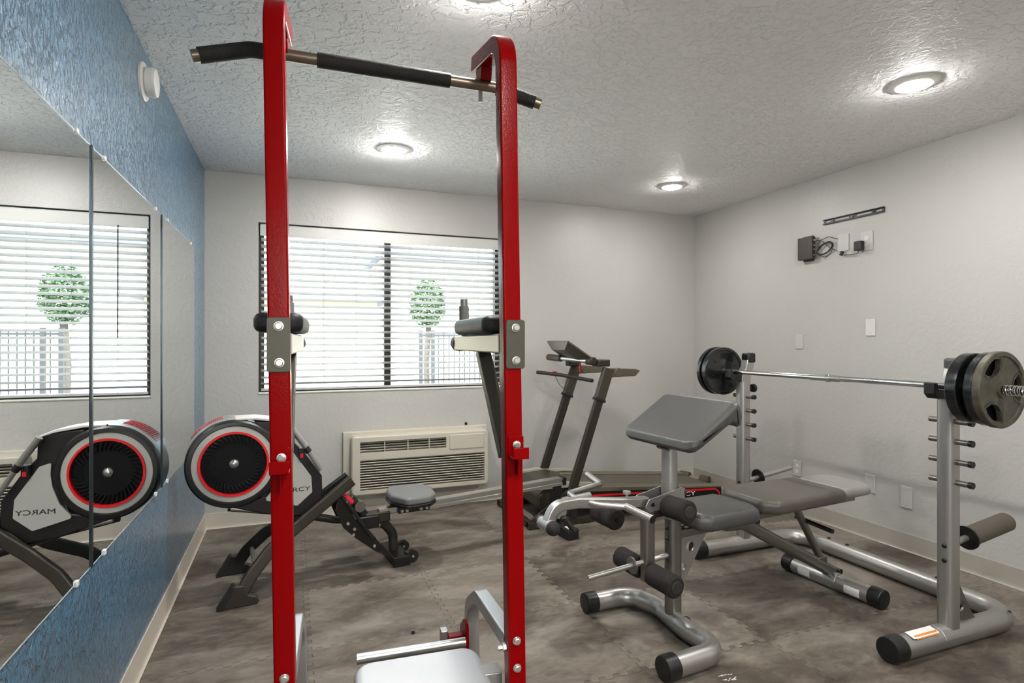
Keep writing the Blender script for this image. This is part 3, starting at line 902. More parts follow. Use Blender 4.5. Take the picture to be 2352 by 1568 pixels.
# sliding seat
sp = smoothpoly([(.855, .165), (1.05, .13), (1.075, .02), (1.05, -.12), (1.00, -.175), (.86, -.185), (.80, -.07), (.805, .06)], .035)
bm = bmnew(); pround(bm, sp, rw(0, 0, 0), RE, RN, TZ, .355, .40, .016)
st_ = part('sliding_seat', bm, mat('slate grey vinyl', '6e7070', .35, 0, .6, bump=(160, .1, 3)), rower)
bm = bmnew(); pround(bm, offs(sp, -.004), rw(0, 0, 0), RE, RN, TZ, .337, .359, .008)
part('seat_shell', bm, M['black'], st_)
bm = bmnew(); box(bm, rw(.945, -.04, .305), (.19, .012, .05), (RE, RN, TZ)); box(bm, rw(.945, .04, .305), (.19, .012, .05), (RE, RN, TZ)); box(bm, rw(.945, 0, .335), (.19, .09, .01), (RE, RN, TZ))
part('seat_carriage', bm, M['black'], st_, bevel=.002)
bm = bmnew()
for u in (.87, .90, .985, 1.02): cyl(bm, rw(u, -.046, .295), rw(u, -.054, .295), .009, n=12)
parts('seat_roller', bm, M['zinc'], st_)
# rear support
bm = bmnew(); box(bm, rw(1.955, -.085, .034), (.085, .23, .066), (RE, RN, TZ))
rf = part('rear_foot', bm, M['rubber'], rower, bevel=.005)
part('foot_label', box(bmnew(), rw(1.955, -.15, .0675), (.045, .05, .0008), (RE, RN, TZ)), M['paper'], rf, label='white label on the black foot')
bm = bmnew(); box(bm, rw(1.955, 0, .19), (.045, .045, .25), (RE, RN, TZ))
part('rear_column', bm, M['black'], rower, bevel=.003)
bm = bmnew(); cyl(bm, rw(1.95, -.05, .155), rw(1.95, -.045, .155), .058, n=32)
part('cover_disc', bm, M['silver_l'], rower)
bm = bmnew(); cyl(bm, rw(1.97, -.03, .205), rw(2.20, -.03, .215), .026)
part('folding_tube', bm, M['silver_l'], rower)

# ------------------------------------------------------------------ treadmill
tm = thing('treadmill', 'folding treadmill with red striped side rail along the back wall', 'treadmill', (2.4, 3.88, 0))
def slope(x): return .245-(x-1.95)*.082
UX = V((1, 0, 0)); UY = V((0, 1, 0))
dsl = V((1, 0, -.082)).normalized()
for y0, y1 in ((3.62, 3.70), (4.07, 4.15)):
    bm = bmnew(); prism(bm, [(1.93, slope(1.93)), (3.155, slope(3.155)), (3.165, .02), (3.10, .015), (1.93, .10)], (0, 0, 0), UX, TZ, UY, y0, y1)
    sr = part('side_rail', bm, M['rail_tm'], tm, bevel=.006)
    if y0 < 4:
        bm = bmnew(); prism(bm, [(1.95, slope(1.95)-.035), (3.145, slope(3.145)-.012), (3.155, .025), (1.95, .105)], (0, 0, 0), UX, TZ, UY, y0-.006, y0)
        pl = part('side_skin', bm, M['black_g'], sr, bevel=.001)
        bm = bmnew()
        L = [V((2.0, y0-.007, .178)), V((3.09, y0-.007, .127)), V((3.125, y0-.007, .10)), V((3.14, y0-.007, .045))]
        sweep(bm, fillet(L, .03, 5), [(-.0012, -.0065), (.0012, -.0065), (.0012, .0065), (-.0012, .0065)], UY)
        part('red_stripe', bm, M['red_l'], sr)
        bm = textbm('MARCY', (2.66, y0-.0062, .098), UX, TZ, -UY, .24, .03)
        part('lettering', bm, M['white_ink'], sr, label='white letters on the black side skin')
bm = bmnew(); prism(bm, [(1.95, slope(1.95)-.012), (3.15, slope(3.15)-.012), (3.155, .10), (3.14, .06), (1.95, .15)], (0, 0, 0), UX, TZ, UY, 3.705, 4.065)
part('running_belt', bm, M['belt'], tm, bevel=.01)
bm = bmnew(); prism(bm, [(1.60, .12), (1.60, .20), (1.68, .262), (1.86, .275), (1.97, .245), (1.97, .10), (1.65, .09)], (0, 0, 0), UX, TZ, UY, 3.66, 4.14)
part('motor_hood', bm, M['hood'], tm, bevel=.012)
bm = bmnew()
for y in (3.63, 4.11):
    prism(bm, [(1.55, .27), (1.80, .285), (2.02, .262), (2.10, .25), (2.10, .245), (1.60, .25)], (0, 0, 0), UX, TZ, UY, y, y+.05)
parts('hood_edge_trim', bm, mat('pale taupe trim', 'a29e90', .4), tm, bevel=.002)
for y, top in ((3.625, 1.06), (4.135, 1.05)):
    p0, p1 = V((1.845, y, .06)), V((2.135, y, top))
    bm = bmnew(); sweep(bm, [p0, V((1.855, y, .25)), p1], rrect(.035, .066, .008, 3), UY)
    up = part('upright', bm, M['bronze'], tm, sharp=40)
    d = (p1-V((1.855, y, .25))).normalized()
    bm = bmnew(); sweep(bm, [p1-d*.21, p1+d*.02], rrect(.042, .082, .010, 3), UY)
    part('upright_sleeve', bm, M['hood'], up, sharp=40)
    bm = bmnew(); box(bm, p1-d*.215, (.046, .088, .02), (UY, d.cross(UY), d))
    part('sleeve_band', bm, M['rubber'], up, bevel=.002)
    bm = bmnew(); prism(bm, [(2.12, 1.03), (2.12, 1.085), (2.36, 1.075), (2.40, 1.062), (2.36, 1.022), (2.12, 1.015)], (0, 0, 0), UX, TZ, UY, y-.02, y+.02)
    cyl(bm, (2.215, y-.026, 1.05), (2.215, y+.026, 1.05), .034)
    part('handrail', bm, M['console'], tm, bevel=.005)
bm = bmnew()
box(bm, (2.10, 3.66, 1.12), (.10, .10, .05)); cyl(bm, (2.02, 3.62, 1.135), (2.02, 3.72, 1.135), .03)
box(bm, (2.10, 4.10, 1.11), (.10, .08, .06))
parts('console_bracket', bm, M['bronze'], tm, bevel=.008)
part('cross_handle', cyl(bmnew(), (2.0, 3.68, 1.135), (1.93, 4.12, 1.15), .018), M['steel'], tm)
bm = bmnew(); cyl(bm, (1.945, 4.0, 1.145), (1.925, 4.16, 1.15), .026)
part('end_knob', bm, M['hood'], tm); 
part('red_end_cap', cyl(bmnew(), (1.925, 4.16, 1.15), (1.922, 4.178, 1.15), .026), mat('dull red plastic', '7d2420', .4), tm)
# console panel
q = [V((1.88, 4.12, 1.272)), V((1.835, 3.67, 1.272)), V((2.015, 3.66, 1.155)), V((2.06, 4.11, 1.155))]
nrm = (q[1]-q[0]).cross(q[3]-q[0]).normalized()
if nrm.z < 0: nrm = -nrm
cen = sum(q, V())/4
q2 = [cen+(p-cen)*.62-nrm*.045 for p in q]
bm = bmnew(); rings(bm, [[p+nrm*.012 for p in q], q, q2])
part('console_panel', bm, M['console'], tm, bevel=.003)
bm = bmnew(); rings(bm, [[cen+(p-cen)*.6+nrm*.0118 for p in q], [cen+(p-cen)*.6+nrm*.0135 for p in q]])
part('display_screen', bm, M['black_g'], tm)
bm = bmnew(); tube(bm, [(2.03, 3.66, .992), (1.92, 3.95, 1.02), (1.80, 4.13, 1.035)], .014, .3, 12)
part('lower_cross_bar', bm, M['bronze'], tm)
bm = bmnew()
pts = []
for i in range(13):
    f = i/12; pts.append(V((1.905+f*.11, 4.03-f*.2, 1.02+f*.05-.62*f*(1-f)*.85)))
pts += [V((2.015, 3.82, 1.12))]
sweep(bm, pts, circ(.0022, 6))
part('safety_cord', bm, M['rubber'], tm)
part('safety_clip', box(bmnew(), (2.016, 3.82, 1.08), (.012, .01, .06)), M['red_p'], tm, label='red safety clip')
part('safety_clip', box(bmnew(), (1.90, 4.02, 1.035), (.03, .02, .02)), M['red_p'], tm, label='red safety clip')
# base frame on the floor
bm = bmnew()
for y in (3.60, 4.20):
    sweep(bm, [V((1.50, y, .025)), V((2.0, y, .025))], rrect(.045, .045, .005, 2), UY)
sweep(bm, [V((1.52, 3.60, .03)), V((1.52, 4.20, .03))], rrect(.04, .04, .005, 2), UX)
sweep(bm, [V((1.85, 3.60, .05)), V((1.85, 4.2, .05))], rrect(.04, .04, .005, 2), UX)
part('base_frame', bm, M['bronze'], tm, sharp=40)
bm = bmnew()
for y in (3.60, 4.17): sweep(bm, [V((1.53, y, .04)), V((1.83, y, .23))], rrect(.02, .05, .004, 2), UY)
parts('fold_strut', bm, M['bronze'], tm, sharp=40)
bm = bmnew()
for y in (3.70, 4.07): cyl(bm, (3.10, y-.02, .03), (3.10, y+.02, .03), .03)
parts('rear_roller_foot', bm, M['rubber'], tm)

# corner hand weight and paper bag
r = thing('dumbbell', 'short dark dumbbell lying in the back right corner by the baseboard', 'dumbbell', (3.36, 4.22, 0))
a, b = V((3.33, 4.33, .05)), V((3.43, 4.12, .045))
d = (b-a).normalized()
part('handle', cyl(bmnew(), a, b, .02), mat('taupe metal', '8a8272', .4, .4), r)
part('weight_head', cyl(bmnew(), a-d*.02, a+d*.07, .048), mat('dark taupe rubber', '5a5346', .6), r, bevel=.006)
part('weight_head', cyl(bmnew(), b-d*.06, b+d*.02, .044), mat('dark olive rubber', '47432f', .6), r, bevel=.006)
r = thing('crumpled_bag', 'crumpled tan paper bag on the floor in the back right corner', 'paper bag', (3.30, 4.33, 0))
bm = bmnew(); sphere(bm, (3.19, 4.32, .045), .05, 1, .8, 1, 12)
for v in bm.verts: v.co += V((random.uniform(-1, 1), random.uniform(-1, 1), random.uniform(-.8, 1)))*.008; v.co.z = max(v.co.z, .001)
part('bag_paper', bm, mat('tan paper', 'a8997a', .8), r, sharp=10)

# ------------------------------------------------------------------ barbell rack
rack = thing('barbell_rack', 'silver grey barbell rack with U shaped floor frame and two pegged posts', 'barbell rack', (2.75, 2.18, 0))
RXp, RY0, RY1 = 2.575, 1.593, 2.765
path = fillet([(2.25, RY0, .047), (3.02, RY0, .047), (3.02, RY1, .047), (2.26, RY1, .047)], .13, 10)
bm = bmnew(); sweep(bm, path, circ(.0455, 28), TZ)
part('base_tube', bm, M['silver'], rack)
for y in (RY0, RY1):
    bm = bmnew(); lathe(bm, [(.040, 0), (.0485, .004), (.050, .012), (.050, .07), (.047, .072)], (2.205, y, .0505), (1, 0, 0), 28)
    part('end_cap', bm, M['black'], rack)
bm = bmnew(); box(bm, (2.395, RY0-.012, .0935), (.15, .04, .001), (UX, V((0, .97, .26)), V((0, -.26, .97))))
part('warning_label', bm, M['paper'], rack, label='white warning label on the near foot')
bm = bmnew(); box(bm, (2.40, RY0-.026, .0895), (.13, .018, .0012), (UX, V((0, .84, .54)), V((0, -.54, .84))))
part('warning_label', bm, M['orange'], rack, label='orange strip on the warning label')
for i, y in enumerate((RY0, RY1)):
    bm = bmnew(); sweep(bm, [V((RXp, y, .07)), V((RXp, y, 1.03))], rrect(.074, .066, .024, 6), UX)
    ps = part('post', bm, M['silver'], rack)
    bm = bmnew(); lathe(bm, [(.0458, -.085), (.0478, -.084), (.0478, .08), (.0458, .081)], (RXp, y, .047), UX, 14, ref=TZ, a0=-80, a1=80)
    part('post_saddle', bm, M['silver'], rack, bevel=.004)
    # catch
    bm = bmnew(); prism(bm, [(-.032, 1.02), (.034, 1.02), (.036, 1.06), (.066, 1.15), (.066, 1.165), (.012, 1.165), (.0, 1.115), (-.032, 1.075)], (RXp, y, 0), UX, TZ, UY, -.026, .026)
    part('bar_catch', bm, M['silver_l'] if i == 0 else M['silver'], rack, bevel=.003)
    bm = bmnew(); box(bm, (RXp+.042, y, 1.175), (.062, .062, .062))
    part('catch_cap', bm, mat('grey green cap plastic', '4b4f4c', .4) if i == 0 else M['black'], rack, bevel=.012)
    bm = bmnew(); prism(bm, smoothpoly([(-.12, 1.105), (-.10, 1.105), (-.092, 1.078), (-.02, 1.074), (.0, 1.09), (.0, 1.035), (-.10, 1.040), (-.122, 1.06)], .004, 2), (RXp, y, 0), UX, TZ, UY, -.022, .022)
    part('catch_lip', bm, M['black'], rack, bevel=.003)
    for z in (.943, .859, .775, .690):
        bm = bmnew(); cyl(bm, (RXp, y-.085, z), (RXp, y+.075, z), .0115)
        pg = part('peg', bm, M['silver_d'], rack)
        part('peg_cap', cyl(bmnew(), (RXp, y-.095, z), (RXp, y-.08, z), .0135, n=16), M['black'], pg)
    bm = bmnew()
    for z in (.425, .365): lathe(bm, [(.010, 0), (.010, .004), (.006, .007)], (RXp-.037, y-.008, z), (-1, 0, 0), 8)
    parts('bolt', bm, M['black'], rack)
    # storage horn
    h0, h1 = V((RXp+.03, y, .425)), V((RXp+.38, y, .475))
    hn = part('storage_horn', cyl(bmnew(), h0, h1, .0135), M['silver'], rack)
    d = (h1-h0).normalized()
    part('horn_collar', cyl(bmnew(), h0+d*.085, h0+d*.093, .05, n=32), M['black'], hn)
    if i == 0: part('foam_sleeve', cyl(bmnew(), h0+d*.094, h1+d*.012, .040, n=28), mat('taupe foam sleeve', '4e463c', .7), hn, bevel=.008)
    # gusset with hole
    g1 = bmnew(); prism(g1, [(.03, .09), (.17, .09), (.15, .11), (.034, .30)], (RXp, y, 0), UX, TZ, UY, -.004, .004)
    g2 = cyl(bmnew(), (RXp+.072, y-.05, .155), (RXp+.072, y+.05, .155), .024, n=24)
    part('gusset_plate', cut(g1, g2), M['silver_d'], rack)
part('adjust_knob', lathe(bmnew(), [(.008, 0), (.008, .02), (.024, .024), (.026, .04), (.018, .048)], (RXp+.035, RY1-.01, .99), (1, 0, 0), 16), M['black'], rack)
bm = bmnew()
for y in (1.92, 2.42, 2.54): lathe(bm, [(.010, 0), (.010, .005), (.005, .008)], (3.02, y, .0915), (0, 0, 1), 8)
lathe(bm, [(.008, 0), (.006, .003)], (2.95, RY0-.02, .087), (0, -.3, .95), 8)
parts('bolt', bm, M['black'], rack)

# barbell
bxx, bzz = 2.512, 1.092
bar = thing('barbell', 'chrome barbell bar lying across the rack catches', 'barbell', (bxx, 2.18, bzz))
part('bar_shaft', cyl(bmnew(), (bxx, 1.15, bzz), (bxx, 3.06, bzz), .0135, n=24), M['chrome'], bar)
bm = bmnew(); cyl(bm, (bxx, 2.05, bzz), (bxx, 2.22, bzz), .0165); 
part('bar_coupling', bm, M['chrome'], bar, bevel=.002)
bm = bmnew(); cyl(bm, (bxx, 2.105, bzz), (bxx, 2.125, bzz), .020)
part('coupling_ring', bm, M['chrome'], bar, bevel=.002)
def weight_plate(y, R, t, holes, material, lab, side):
    r = thing('weight_plate', lab, 'weight plate', (bxx, y, bzz-R), 'weight plates on the barbell')
    O = (bxx, y, bzz)
    g = bmnew()
    hr = .0145
    pf = [(hr, -t/2), (.030, -t/2), (.032, -t/2+.006), (R-.022, -t/2+.006), (R-.018, -t/2), (R-.003, -t/2), (R, -t/2+.004), (R, t/2-.004), (R-.003, t/2), (R-.018, t/2), (R-.022, t/2-.006), (.032, t/2-.006), (.030, t/2), (hr, t/2)]
    ring_lathe(g, pf, O, UY, 72)
    if holes:
        c = bmnew()
        for k in range(3):
            t0 = rad(holes+k*120)
            pp = []
            for f, rr in ((-22, R*.56), (-27, R*.80), (-14, R*.845), (0, R*.86), (14, R*.845), (27, R*.80), (22, R*.56), (0, R*.44)):
                pp.append((rr*math.cos(t0+rad(f)), rr*math.sin(t0+rad(f))))
            prism(c, pp, O, UX, TZ, UY, -.08, .08)
        g = cut(g, c)
        ob = part('disc', g, material, r)
        bm = bmnew()
        for k in range(3):
            for s in (-1, 1):
                t0 = rad(holes+k*120)
                pl = [(R*.90, 30*s), (R*.60, 30*s), (R*.47, 12*s)]
                pts = [V(O)-UY*(t/2-.0058)+UX*(a*math.cos(t0+rad(b)))+TZ*(a*math.sin(t0+rad(b))) for a, b in pl]
                sweep(bm, pts, [(-.0012, -.0035), (.0012, -.0035), (.0012, .0035), (-.0012, .0035)], UY)
        parts('raised_rib', bm, M['iron'], ob)
    else:
        ob = part('disc', g, material, r)
        bm = bmnew()
        for k in range(6):
            t0 = rad(20+60*k)
            cyl(bm, V(O)+UX*(R*.6*math.cos(t0))+TZ*(R*.6*math.sin(t0))+UY*(-side*(t/2-.0065)), V(O)+UX*(R*.6*math.cos(t0))+TZ*(R*.6*math.sin(t0))+UY*(-side*(t/2-.003)), .006, n=12)
        parts('rivet', bm, M['black'], ob)
    return r
weight_plate(1.372, .146, .028, 122, M['iron_g'], 'worn grey three grip weight plate, outermost on the near bar end', -1)
weight_plate(1.403, .142, .030, 0, M['iron'], 'glossy black weight plate behind the grey grip plate', -1)
weight_plate(1.466, .138, .04, 0, M['iron'], 'thick black weight plate nearest the near rack post', -1)
weight_plate(2.872, .147, .040, 0, M['iron'], 'thick black weight plate beside the far rack post', 1)
weight_plate(2.922, .149, .03, 0, M['iron'], 'thin black weight plate, outermost on the far bar end', 1)
sp = thing('spring_collar', 'coiled wire spring collar gripping the near bar end', 'spring collar', (bxx, 1.30, bzz))
pts = [V((bxx+.0175*math.cos(i*2*PI/12), 1.355-i*.0075/12, bzz+.0175*math.sin(i*2*PI/12))) for i in range(12*11)]
bm = bmnew(); sweep(bm, pts, circ(.0028, 6))
part('wire_coil', bm, M['chrome'], sp)
bm = bmnew(); tube(bm, [pts[-1], (bxx+.02, 1.26, bzz-.02), (bxx+.03, 1.255, bzz-.07)], .003, .01, 8)
part('handle_wire', bm, M['chrome'], sp)
part('handle_grip', cyl(bmnew(), (bxx+.028, 1.255, bzz-.05), (bxx+.032, 1.255, bzz-.085), .008), M['rubber'], sp, bevel=.003)
sp = thing('spring_collar', 'small wire spring collar on the far bar end', 'spring collar', (bxx, 2.96, bzz))
pts = [V((bxx+.0175*math.cos(i*2*PI/12), 2.945+i*.0075/12, bzz+.0175*math.sin(i*2*PI/12))) for i in range(12*8)]
bm = bmnew(); sweep(bm, pts, circ(.0028, 6)); part('wire_coil', bm, M['chrome'], sp)

# ------------------------------------------------------------------ weight bench
BA = rad(4.3); BO = V((1.58, 2.12, 0)); BE = V((math.cos(BA), math.sin(BA), 0)); BN = V((-BE.y, BE.x, 0))
def bw(p, q, z): return BO+BE*p+BN*q+TZ*z
bench = thing('weight_bench', 'silver weight bench with charcoal pads, preacher pad and leg rollers', 'weight bench', bw(.5, 0, 0))
path = fillet([bw(-.25, .295, .045), bw(-.02, .285, .045), bw(.025, .12, .045), bw(-.012, -.10, .045), bw(-.005, -.285, .045), bw(-.28, -.29, .045)], [.12, .2, .3, .16], 8)
bm = bmnew(); sweep(bm, path, circ(.0425, 28), TZ)
part('front_foot', bm, M['silver'], bench)
for p0, d in ((path[0], path[1]-path[0]), (path[-1], path[-2]-path[-1])):
    d = V(d).normalized()
    bm = bmnew(); lathe(bm, [(.038, 0), (.045, .004), (.0465, .01), (.0465, .06), (.044, .062)], V(p0)-d*.025+TZ*.0025, d, 28)
    part('end_cap', bm, M['black'], bench)
bm = bmnew(); sweep(bm, [bw(0, 0, .075), bw(0, 0, .56)], rrect(.07, .06, .024, 6), BE)
mp_ = part('front_post', bm, M['silver_d'], bench)
bm = bmnew(); lathe(bm, [(.0428, -.07), (.0448, -.069), (.0448, .069), (.0428, .07)], bw(.0, 0, .045), BN, 14, ref=TZ, a0=-80, a1=80); part('post_saddle', bm, M['silver'], bench, bevel=.004)
bm = bmnew(); cyl(bm, bw(-.02, 0, .50), bw(-.02, 0, .84), .0345, n=28)
part('preacher_post', bm, M['silver'], bench)
bm = bmnew(); cyl(bm, bw(-.02, 0, .56), bw(-.02, 0, .66), .0365, n=28); part('post_sleeve', bm, M['silver'], bench)
bm = bmnew(); lathe(bm, [(.008, 0), (.008, .02), (.026, .024), (.028, .04), (.02, .05)], bw(.012, 0, .60), BE, 16)
part('height_knob', bm, M['black'], bench)
bm = bmnew()
for z in (.20, .41, .455): lathe(bm, [(.009, 0), (.009, .006), (.005, .01)], bw(-.035, -.006, z), -BE, 8)
parts('bolt', bm, M['black'], bench)
# gusset plate with round holes
g1 = bmnew(); prism(g1, [(.03, .20), (.045, .20), (.21, .455), (.03, .455)], bw(0, -.012, 0), BE, TZ, BN, -.004, .004)
g2 = bmnew()
for p, z, r_ in ((.085, .36, .024), (.150, .43, .024), (.04, .275, .018), (.04, .435, .02)): cyl(g2, bw(p, -.1, z), bw(p, .1, z), r_, n=24)
part('gusset_plate', cut(g1, g2), M['silver'], bench)
# pads
def rp(p0, p1, q0, q1, r): return smoothpoly([(p0, q0), (p1, q0), (p1, q1), (p0, q1)], r, 5)
bm = bmnew(); pround(bm, smoothpoly([(.05, -.10), (.10, -.14), (.395, -.13), (.43, -.06), (.43, .10), (.395, .17), (.10, .17), (.05, .13)], .05, 4), bw(0, 0, .449), BE, BN, TZ, 0, .074, .03)
part('seat_pad', bm, M['vinyl'], bench)
tl_ = rad(1.0)
bm = bmnew(); pround(bm, smoothpoly([(.425, -.10), (.49, -.16), (.985, -.145), (.985, .18), (.49, .19), (.425, .13)], .04, 4), bw(0, 0, .478), BE, BN, TZ, 0, .066, .026)
part('back_pad', bm, M['vinyl_t'], bench)
bm = bmnew(); pround(bm, smoothpoly([(.985, -.13), (1.20, -.12), (1.24, -.06), (1.24, .10), (1.20, .17), (.985, .17)], .04, 4), bw(0, 0, .484), BE, BN, TZ, 0, .055, .024)
part('head_pad', bm, M['vinyl_l'], bench)
bm = bmnew(); sweep(bm, [bw(.02, 0, .425), bw(.44, 0, .432)], rrect(.045, .04, .008, 3), BN)
sweep(bm, [bw(.43, -.05, .455), bw(1.15, -.05, .462)], rrect(.025, .025, .004, 2), BN); sweep(bm, [bw(.43, .07, .455), bw(1.15, .07, .462)], rrect(.025, .025, .004, 2), BN)
part('pad_frame', bm, M['silver_d'], bench, sharp=40)
bm = bmnew(); cyl(bm, bw(.425, -.09, .445), bw(.425, .11, .445), .011); part('pivot_bolt', bm, M['black'], bench)
bm = bmnew(); sweep(bm, [bw(.30, 0, .425), bw(.42, 0, .415), bw(1.08, 0, .065)], rrect(.055, .06, .02, 5), BN)
part('main_beam', bm, M['silver_d'], bench, sharp=40)
bm = bmnew(); sweep(bm, [bw(.78, 0, .45), bw(.985, 0, .135)], rrect(.036, .03, .01, 4), BN)
stt = part('back_support', bm, M['silver_d'], bench, sharp=40)
part('adjust_pin', cyl(bmnew(), bw(.85, .05, .375), bw(.84, -.16, .362), .011), M['black_g'], bench)
bm = bmnew(); box(bm, bw(.96, 0, .15), (.06, .05, .05), (BE, BN, TZ)); part('support_bracket', bm, M['silver_d'], bench, bevel=.004)
bm = bmnew(); cyl(bm, bw(1.032, -.235, .0445), bw(1.032, .205, .0445), .0425, n=28)
rf = part('rear_foot', bm, M['silver'], bench)
for q0, s in ((-.29, 1), (.26, -1)):
    bm = bmnew(); lathe(bm, [(.038, 0), (.045, .004), (.047, .01), (.047, .062), (.044, .064)], bw(1.032, q0, .0475), BN*s, 28)
    part('end_cap', bm, M['black'], bench)
for q0, q1 in ((-.19, -.11), (.08, .15)):
    bm = bmnew(); lathe(bm, [(.0428, q0), (.0434, q0+.001), (.0434, q1-.001), (.0428, q1)], bw(1.032, 0, .0445), BN, 8, ref=-BE, a0=-30, a1=25)
    part('foot_label', bm, M['paper'], rf, label='white label on the rear foot')
bm = bmnew(); lathe(bm, [(.0428, -.06), (.0448, -.059), (.0448, .059), (.0428, .06)], bw(1.032, 0, .0445), BN, 14, ref=TZ, a0=-80, a1=80); part('foot_saddle', bm, M['silver'], bench, bevel=.004)
bm = bmnew(); cyl(bm, bw(1.075, -.04, .085), bw(1.075, .04, .085), .013); part('bolt', bm, M['black'], bench)
# preacher pad (profile in p,z swept across)
prof = [(-.088, .864), (.10, .985), (.15, 1.018), (.172, 1.022), (.19, 1.008), (.203, .965), (.195, .925), (.168, .915), (.145, .935), (.12, .925), (-.045, .830), (-.072, .817), (-.094, .832)]
prof = smoothpoly(prof, .02, 3)
prof = [(x-.005, y) for x, y in prof]
L = []
Q0, Q1, RC, half = -.225, .245, .055, .17
ts = [0, .002, .006, .012, .02, .03, .042, .055]
for t, far in [(t, 0) for t in ts]+[(t, 1) for t in reversed(ts)]:
    ins = .024*(1-math.sqrt(max(0, 1-(1-min(t/.024, 1))**2)))
    k = RC*(1-math.sqrt(max(0, 1-(1-min(t/RC, 1))**2)))
    q = Q1-t if far else Q0+t
    ring = []
    for x, z in offs(prof, ins):
        f = max(-1, min(.3, (x-.05)/.15))*k
        ring.append(bw(x-f*.8, q, z-f*.6))
    L.append(ring)
bm = bmnew(); rings(bm, L)
part('preacher_pad', bm, M['vinyl'], bench, sharp=60)
bm = bmnew(); box(bm, bw(.0, 0, .845), (.14, .08, .012), (V(BE*.82+TZ*.57), BN, V(TZ*.82-BE*.57))); part('pad_plate', bm, M['silver_d'], bench)
# curl bracket and leg developer
for q in (-.042, .042):
    bm = bmnew(); prism(bm, smoothpoly([(-.185, .573), (-.165, .605), (-.13, .61), (.02, .64), (.03, .585), (-.05, .575), (-.12, .555), (-.165, .55)], .012, 3), bw(0, q, 0), BE, TZ, BN, -.003, .003)
    part('pivot_plate', bm, M['silver'], bench)
bm = bmnew(); cyl(bm, bw(-.15, -.05, .582), bw(-.15, .05, .582), .009, n=12); part('bolt', bm, M['black'], bench)
bm = bmnew(); sweep(bm, [bw(-.141, 0, .575), bw(-.141, 0, .245)], rrect(.055, .05, .016, 5), BE)
part('leg_tube', bm, M['silver_d'], bench)
bm = bmnew(); box(bm, bw(-.10, 0, .53), (.05, .05, .03), (BE, BN, TZ)); part('rubber_stop', bm, M['rubber'], bench, bevel=.005)
bm = bmnew(); cyl(bm, bw(-.445, .0, .305), bw(-.02, 0, .334), .0115)
pgp = part('weight_peg', bm, M['silver'], bench)
part('peg_collar', cyl(bmnew(), bw(-.225, 0, .320), bw(-.218, 0, .3205), .036, n=28), M['silver_d'], pgp)
parts('bolt', lathe(bmnew(), [(.009, 0), (.009, .004), (.005, .007)], bw(-.125, -.025, .315), -BN, 8), M['black'], bench)
rl = [((-.147, -.04, .284), (-.147, -.185, .284)), ((-.147, .04, .284), (-.147, .185, .284))]
part('roller_axle', cyl(bmnew(), bw(-.147, -.19, .284), bw(-.147, .19, .284), .011), M['silver'], bench)
part('roller_axle', cyl(bmnew(), bw(-.02, -.20, .555), bw(-.02, .16, .555), .011), M['silver'], bench)
def roller(a, b, R=.047, cap=True):
    a, b = bw(*a), bw(*b); d = (b-a).normalized(); Ln = (b-a).length
    bm = bmnew(); ring_lathe(bm, [(.011, 0), (R-.008, 0), (R, .008), (R, Ln-.008), (R-.008, Ln), (.011, Ln)], a, d, 32)
    o = part('foam_roller', bm, M['foam'], bench)
    if cap: part('roller_cap', lathe(bmnew(), [(.026, 0), (.026, .003), (.02, .006)], b-d*.001, d, 24), M['silver_d'] if False else mat('dark grey cap', '2c2726', .5), o)
roller((-.147, -.035, .284), (-.147, -.19, .284), .046)
roller((-.147, .035, .284), (-.147, .19, .284), .046)
roller((-.065, -.03, .565), (-.065, -.175, .572), .047)
roller((-.14, .385, .44), (-.14, .225, .44), .050, False)
part('roller_arm', tube(bmnew(), [bw(-.14, .38, .44), bw(-.14, .22, .44)], .0105), M['black'], bench)
# curl arm
path = fillet([bw(-.15, 0, .585), bw(-.30, 0, .597), bw(-.50, 0, .622), bw(-.60, 0, .62), bw(-.632, 0, .555)], [.2, .1, .07], 8)
bm = bmnew(); sweep(bm, path, rrect(.04, .042, .007, 3), BN)
ca = part('curl_arm', bm, M['silver'], bench, sharp=40)
part('arm_sleeve', cyl(bmnew(), bw(-.634, .045, .548), bw(-.634, -.035, .548), .026, n=28), M['silver_l'], bench)
bm = bmnew(); sphere(bm, bw(-.634, -.045, .548), .0285, n=20); part('sleeve_ball_cap', bm, M['foam_d'], bench)
part('sleeve_rear_cap', cyl(bmnew(), bw(-.634, .045, .548), bw(-.634, .055, .548), .028, n=28), M['black'], bench)
bm = bmnew(); cyl(bm, bw(-.575, -.02, .57), bw(-.575, -.055, .57), .016); cyl(bm, bw(-.585, -.045, .585), bw(-.545, -.06, .527), .011)
part('locking_lever', bm, M['black'], bench, bevel=.003)
part('arm_post', box(bmnew(), bw(-.51, .02, .575), (.03, .03, .05), (BE, BN, TZ)), M['black'], bench)
hp = fillet([bw(-.20, .275, .605), bw(-.43, .175, .61), bw(-.48, .045, .625), bw(-.43, -.04, .615), bw(-.33, -.115, .612)], [.06, .07, .07], 6)
bm = bmnew(); sweep(bm, hp, circ(.0125, 16))
cb_ = part('curl_bar', bm, M['silver'], bench)
part('curl_grip', cyl(bmnew(), bw(-.205, .265, .604), bw(-.19, .40, .622), .0155), M['silver'], cb_, bevel=.002)
part('curl_grip', cyl(bmnew(), bw(-.335, -.105, .612), bw(-.31, -.24, .595), .0155), M['silver'], cb_, bevel=.002)
part('grip_cap', cyl(bmnew(), bw(-.31, -.24, .595), bw(-.309, -.244, .5945), .0158), M['black'], cb_)
bm = bmnew(); lathe(bm, [(.006, 0), (.006, .015), (.017, .018), (.017, .028)], bw(-.25, 0, .612), TZ, 16); part('curl_knob', bm, M['silver_l'], bench)

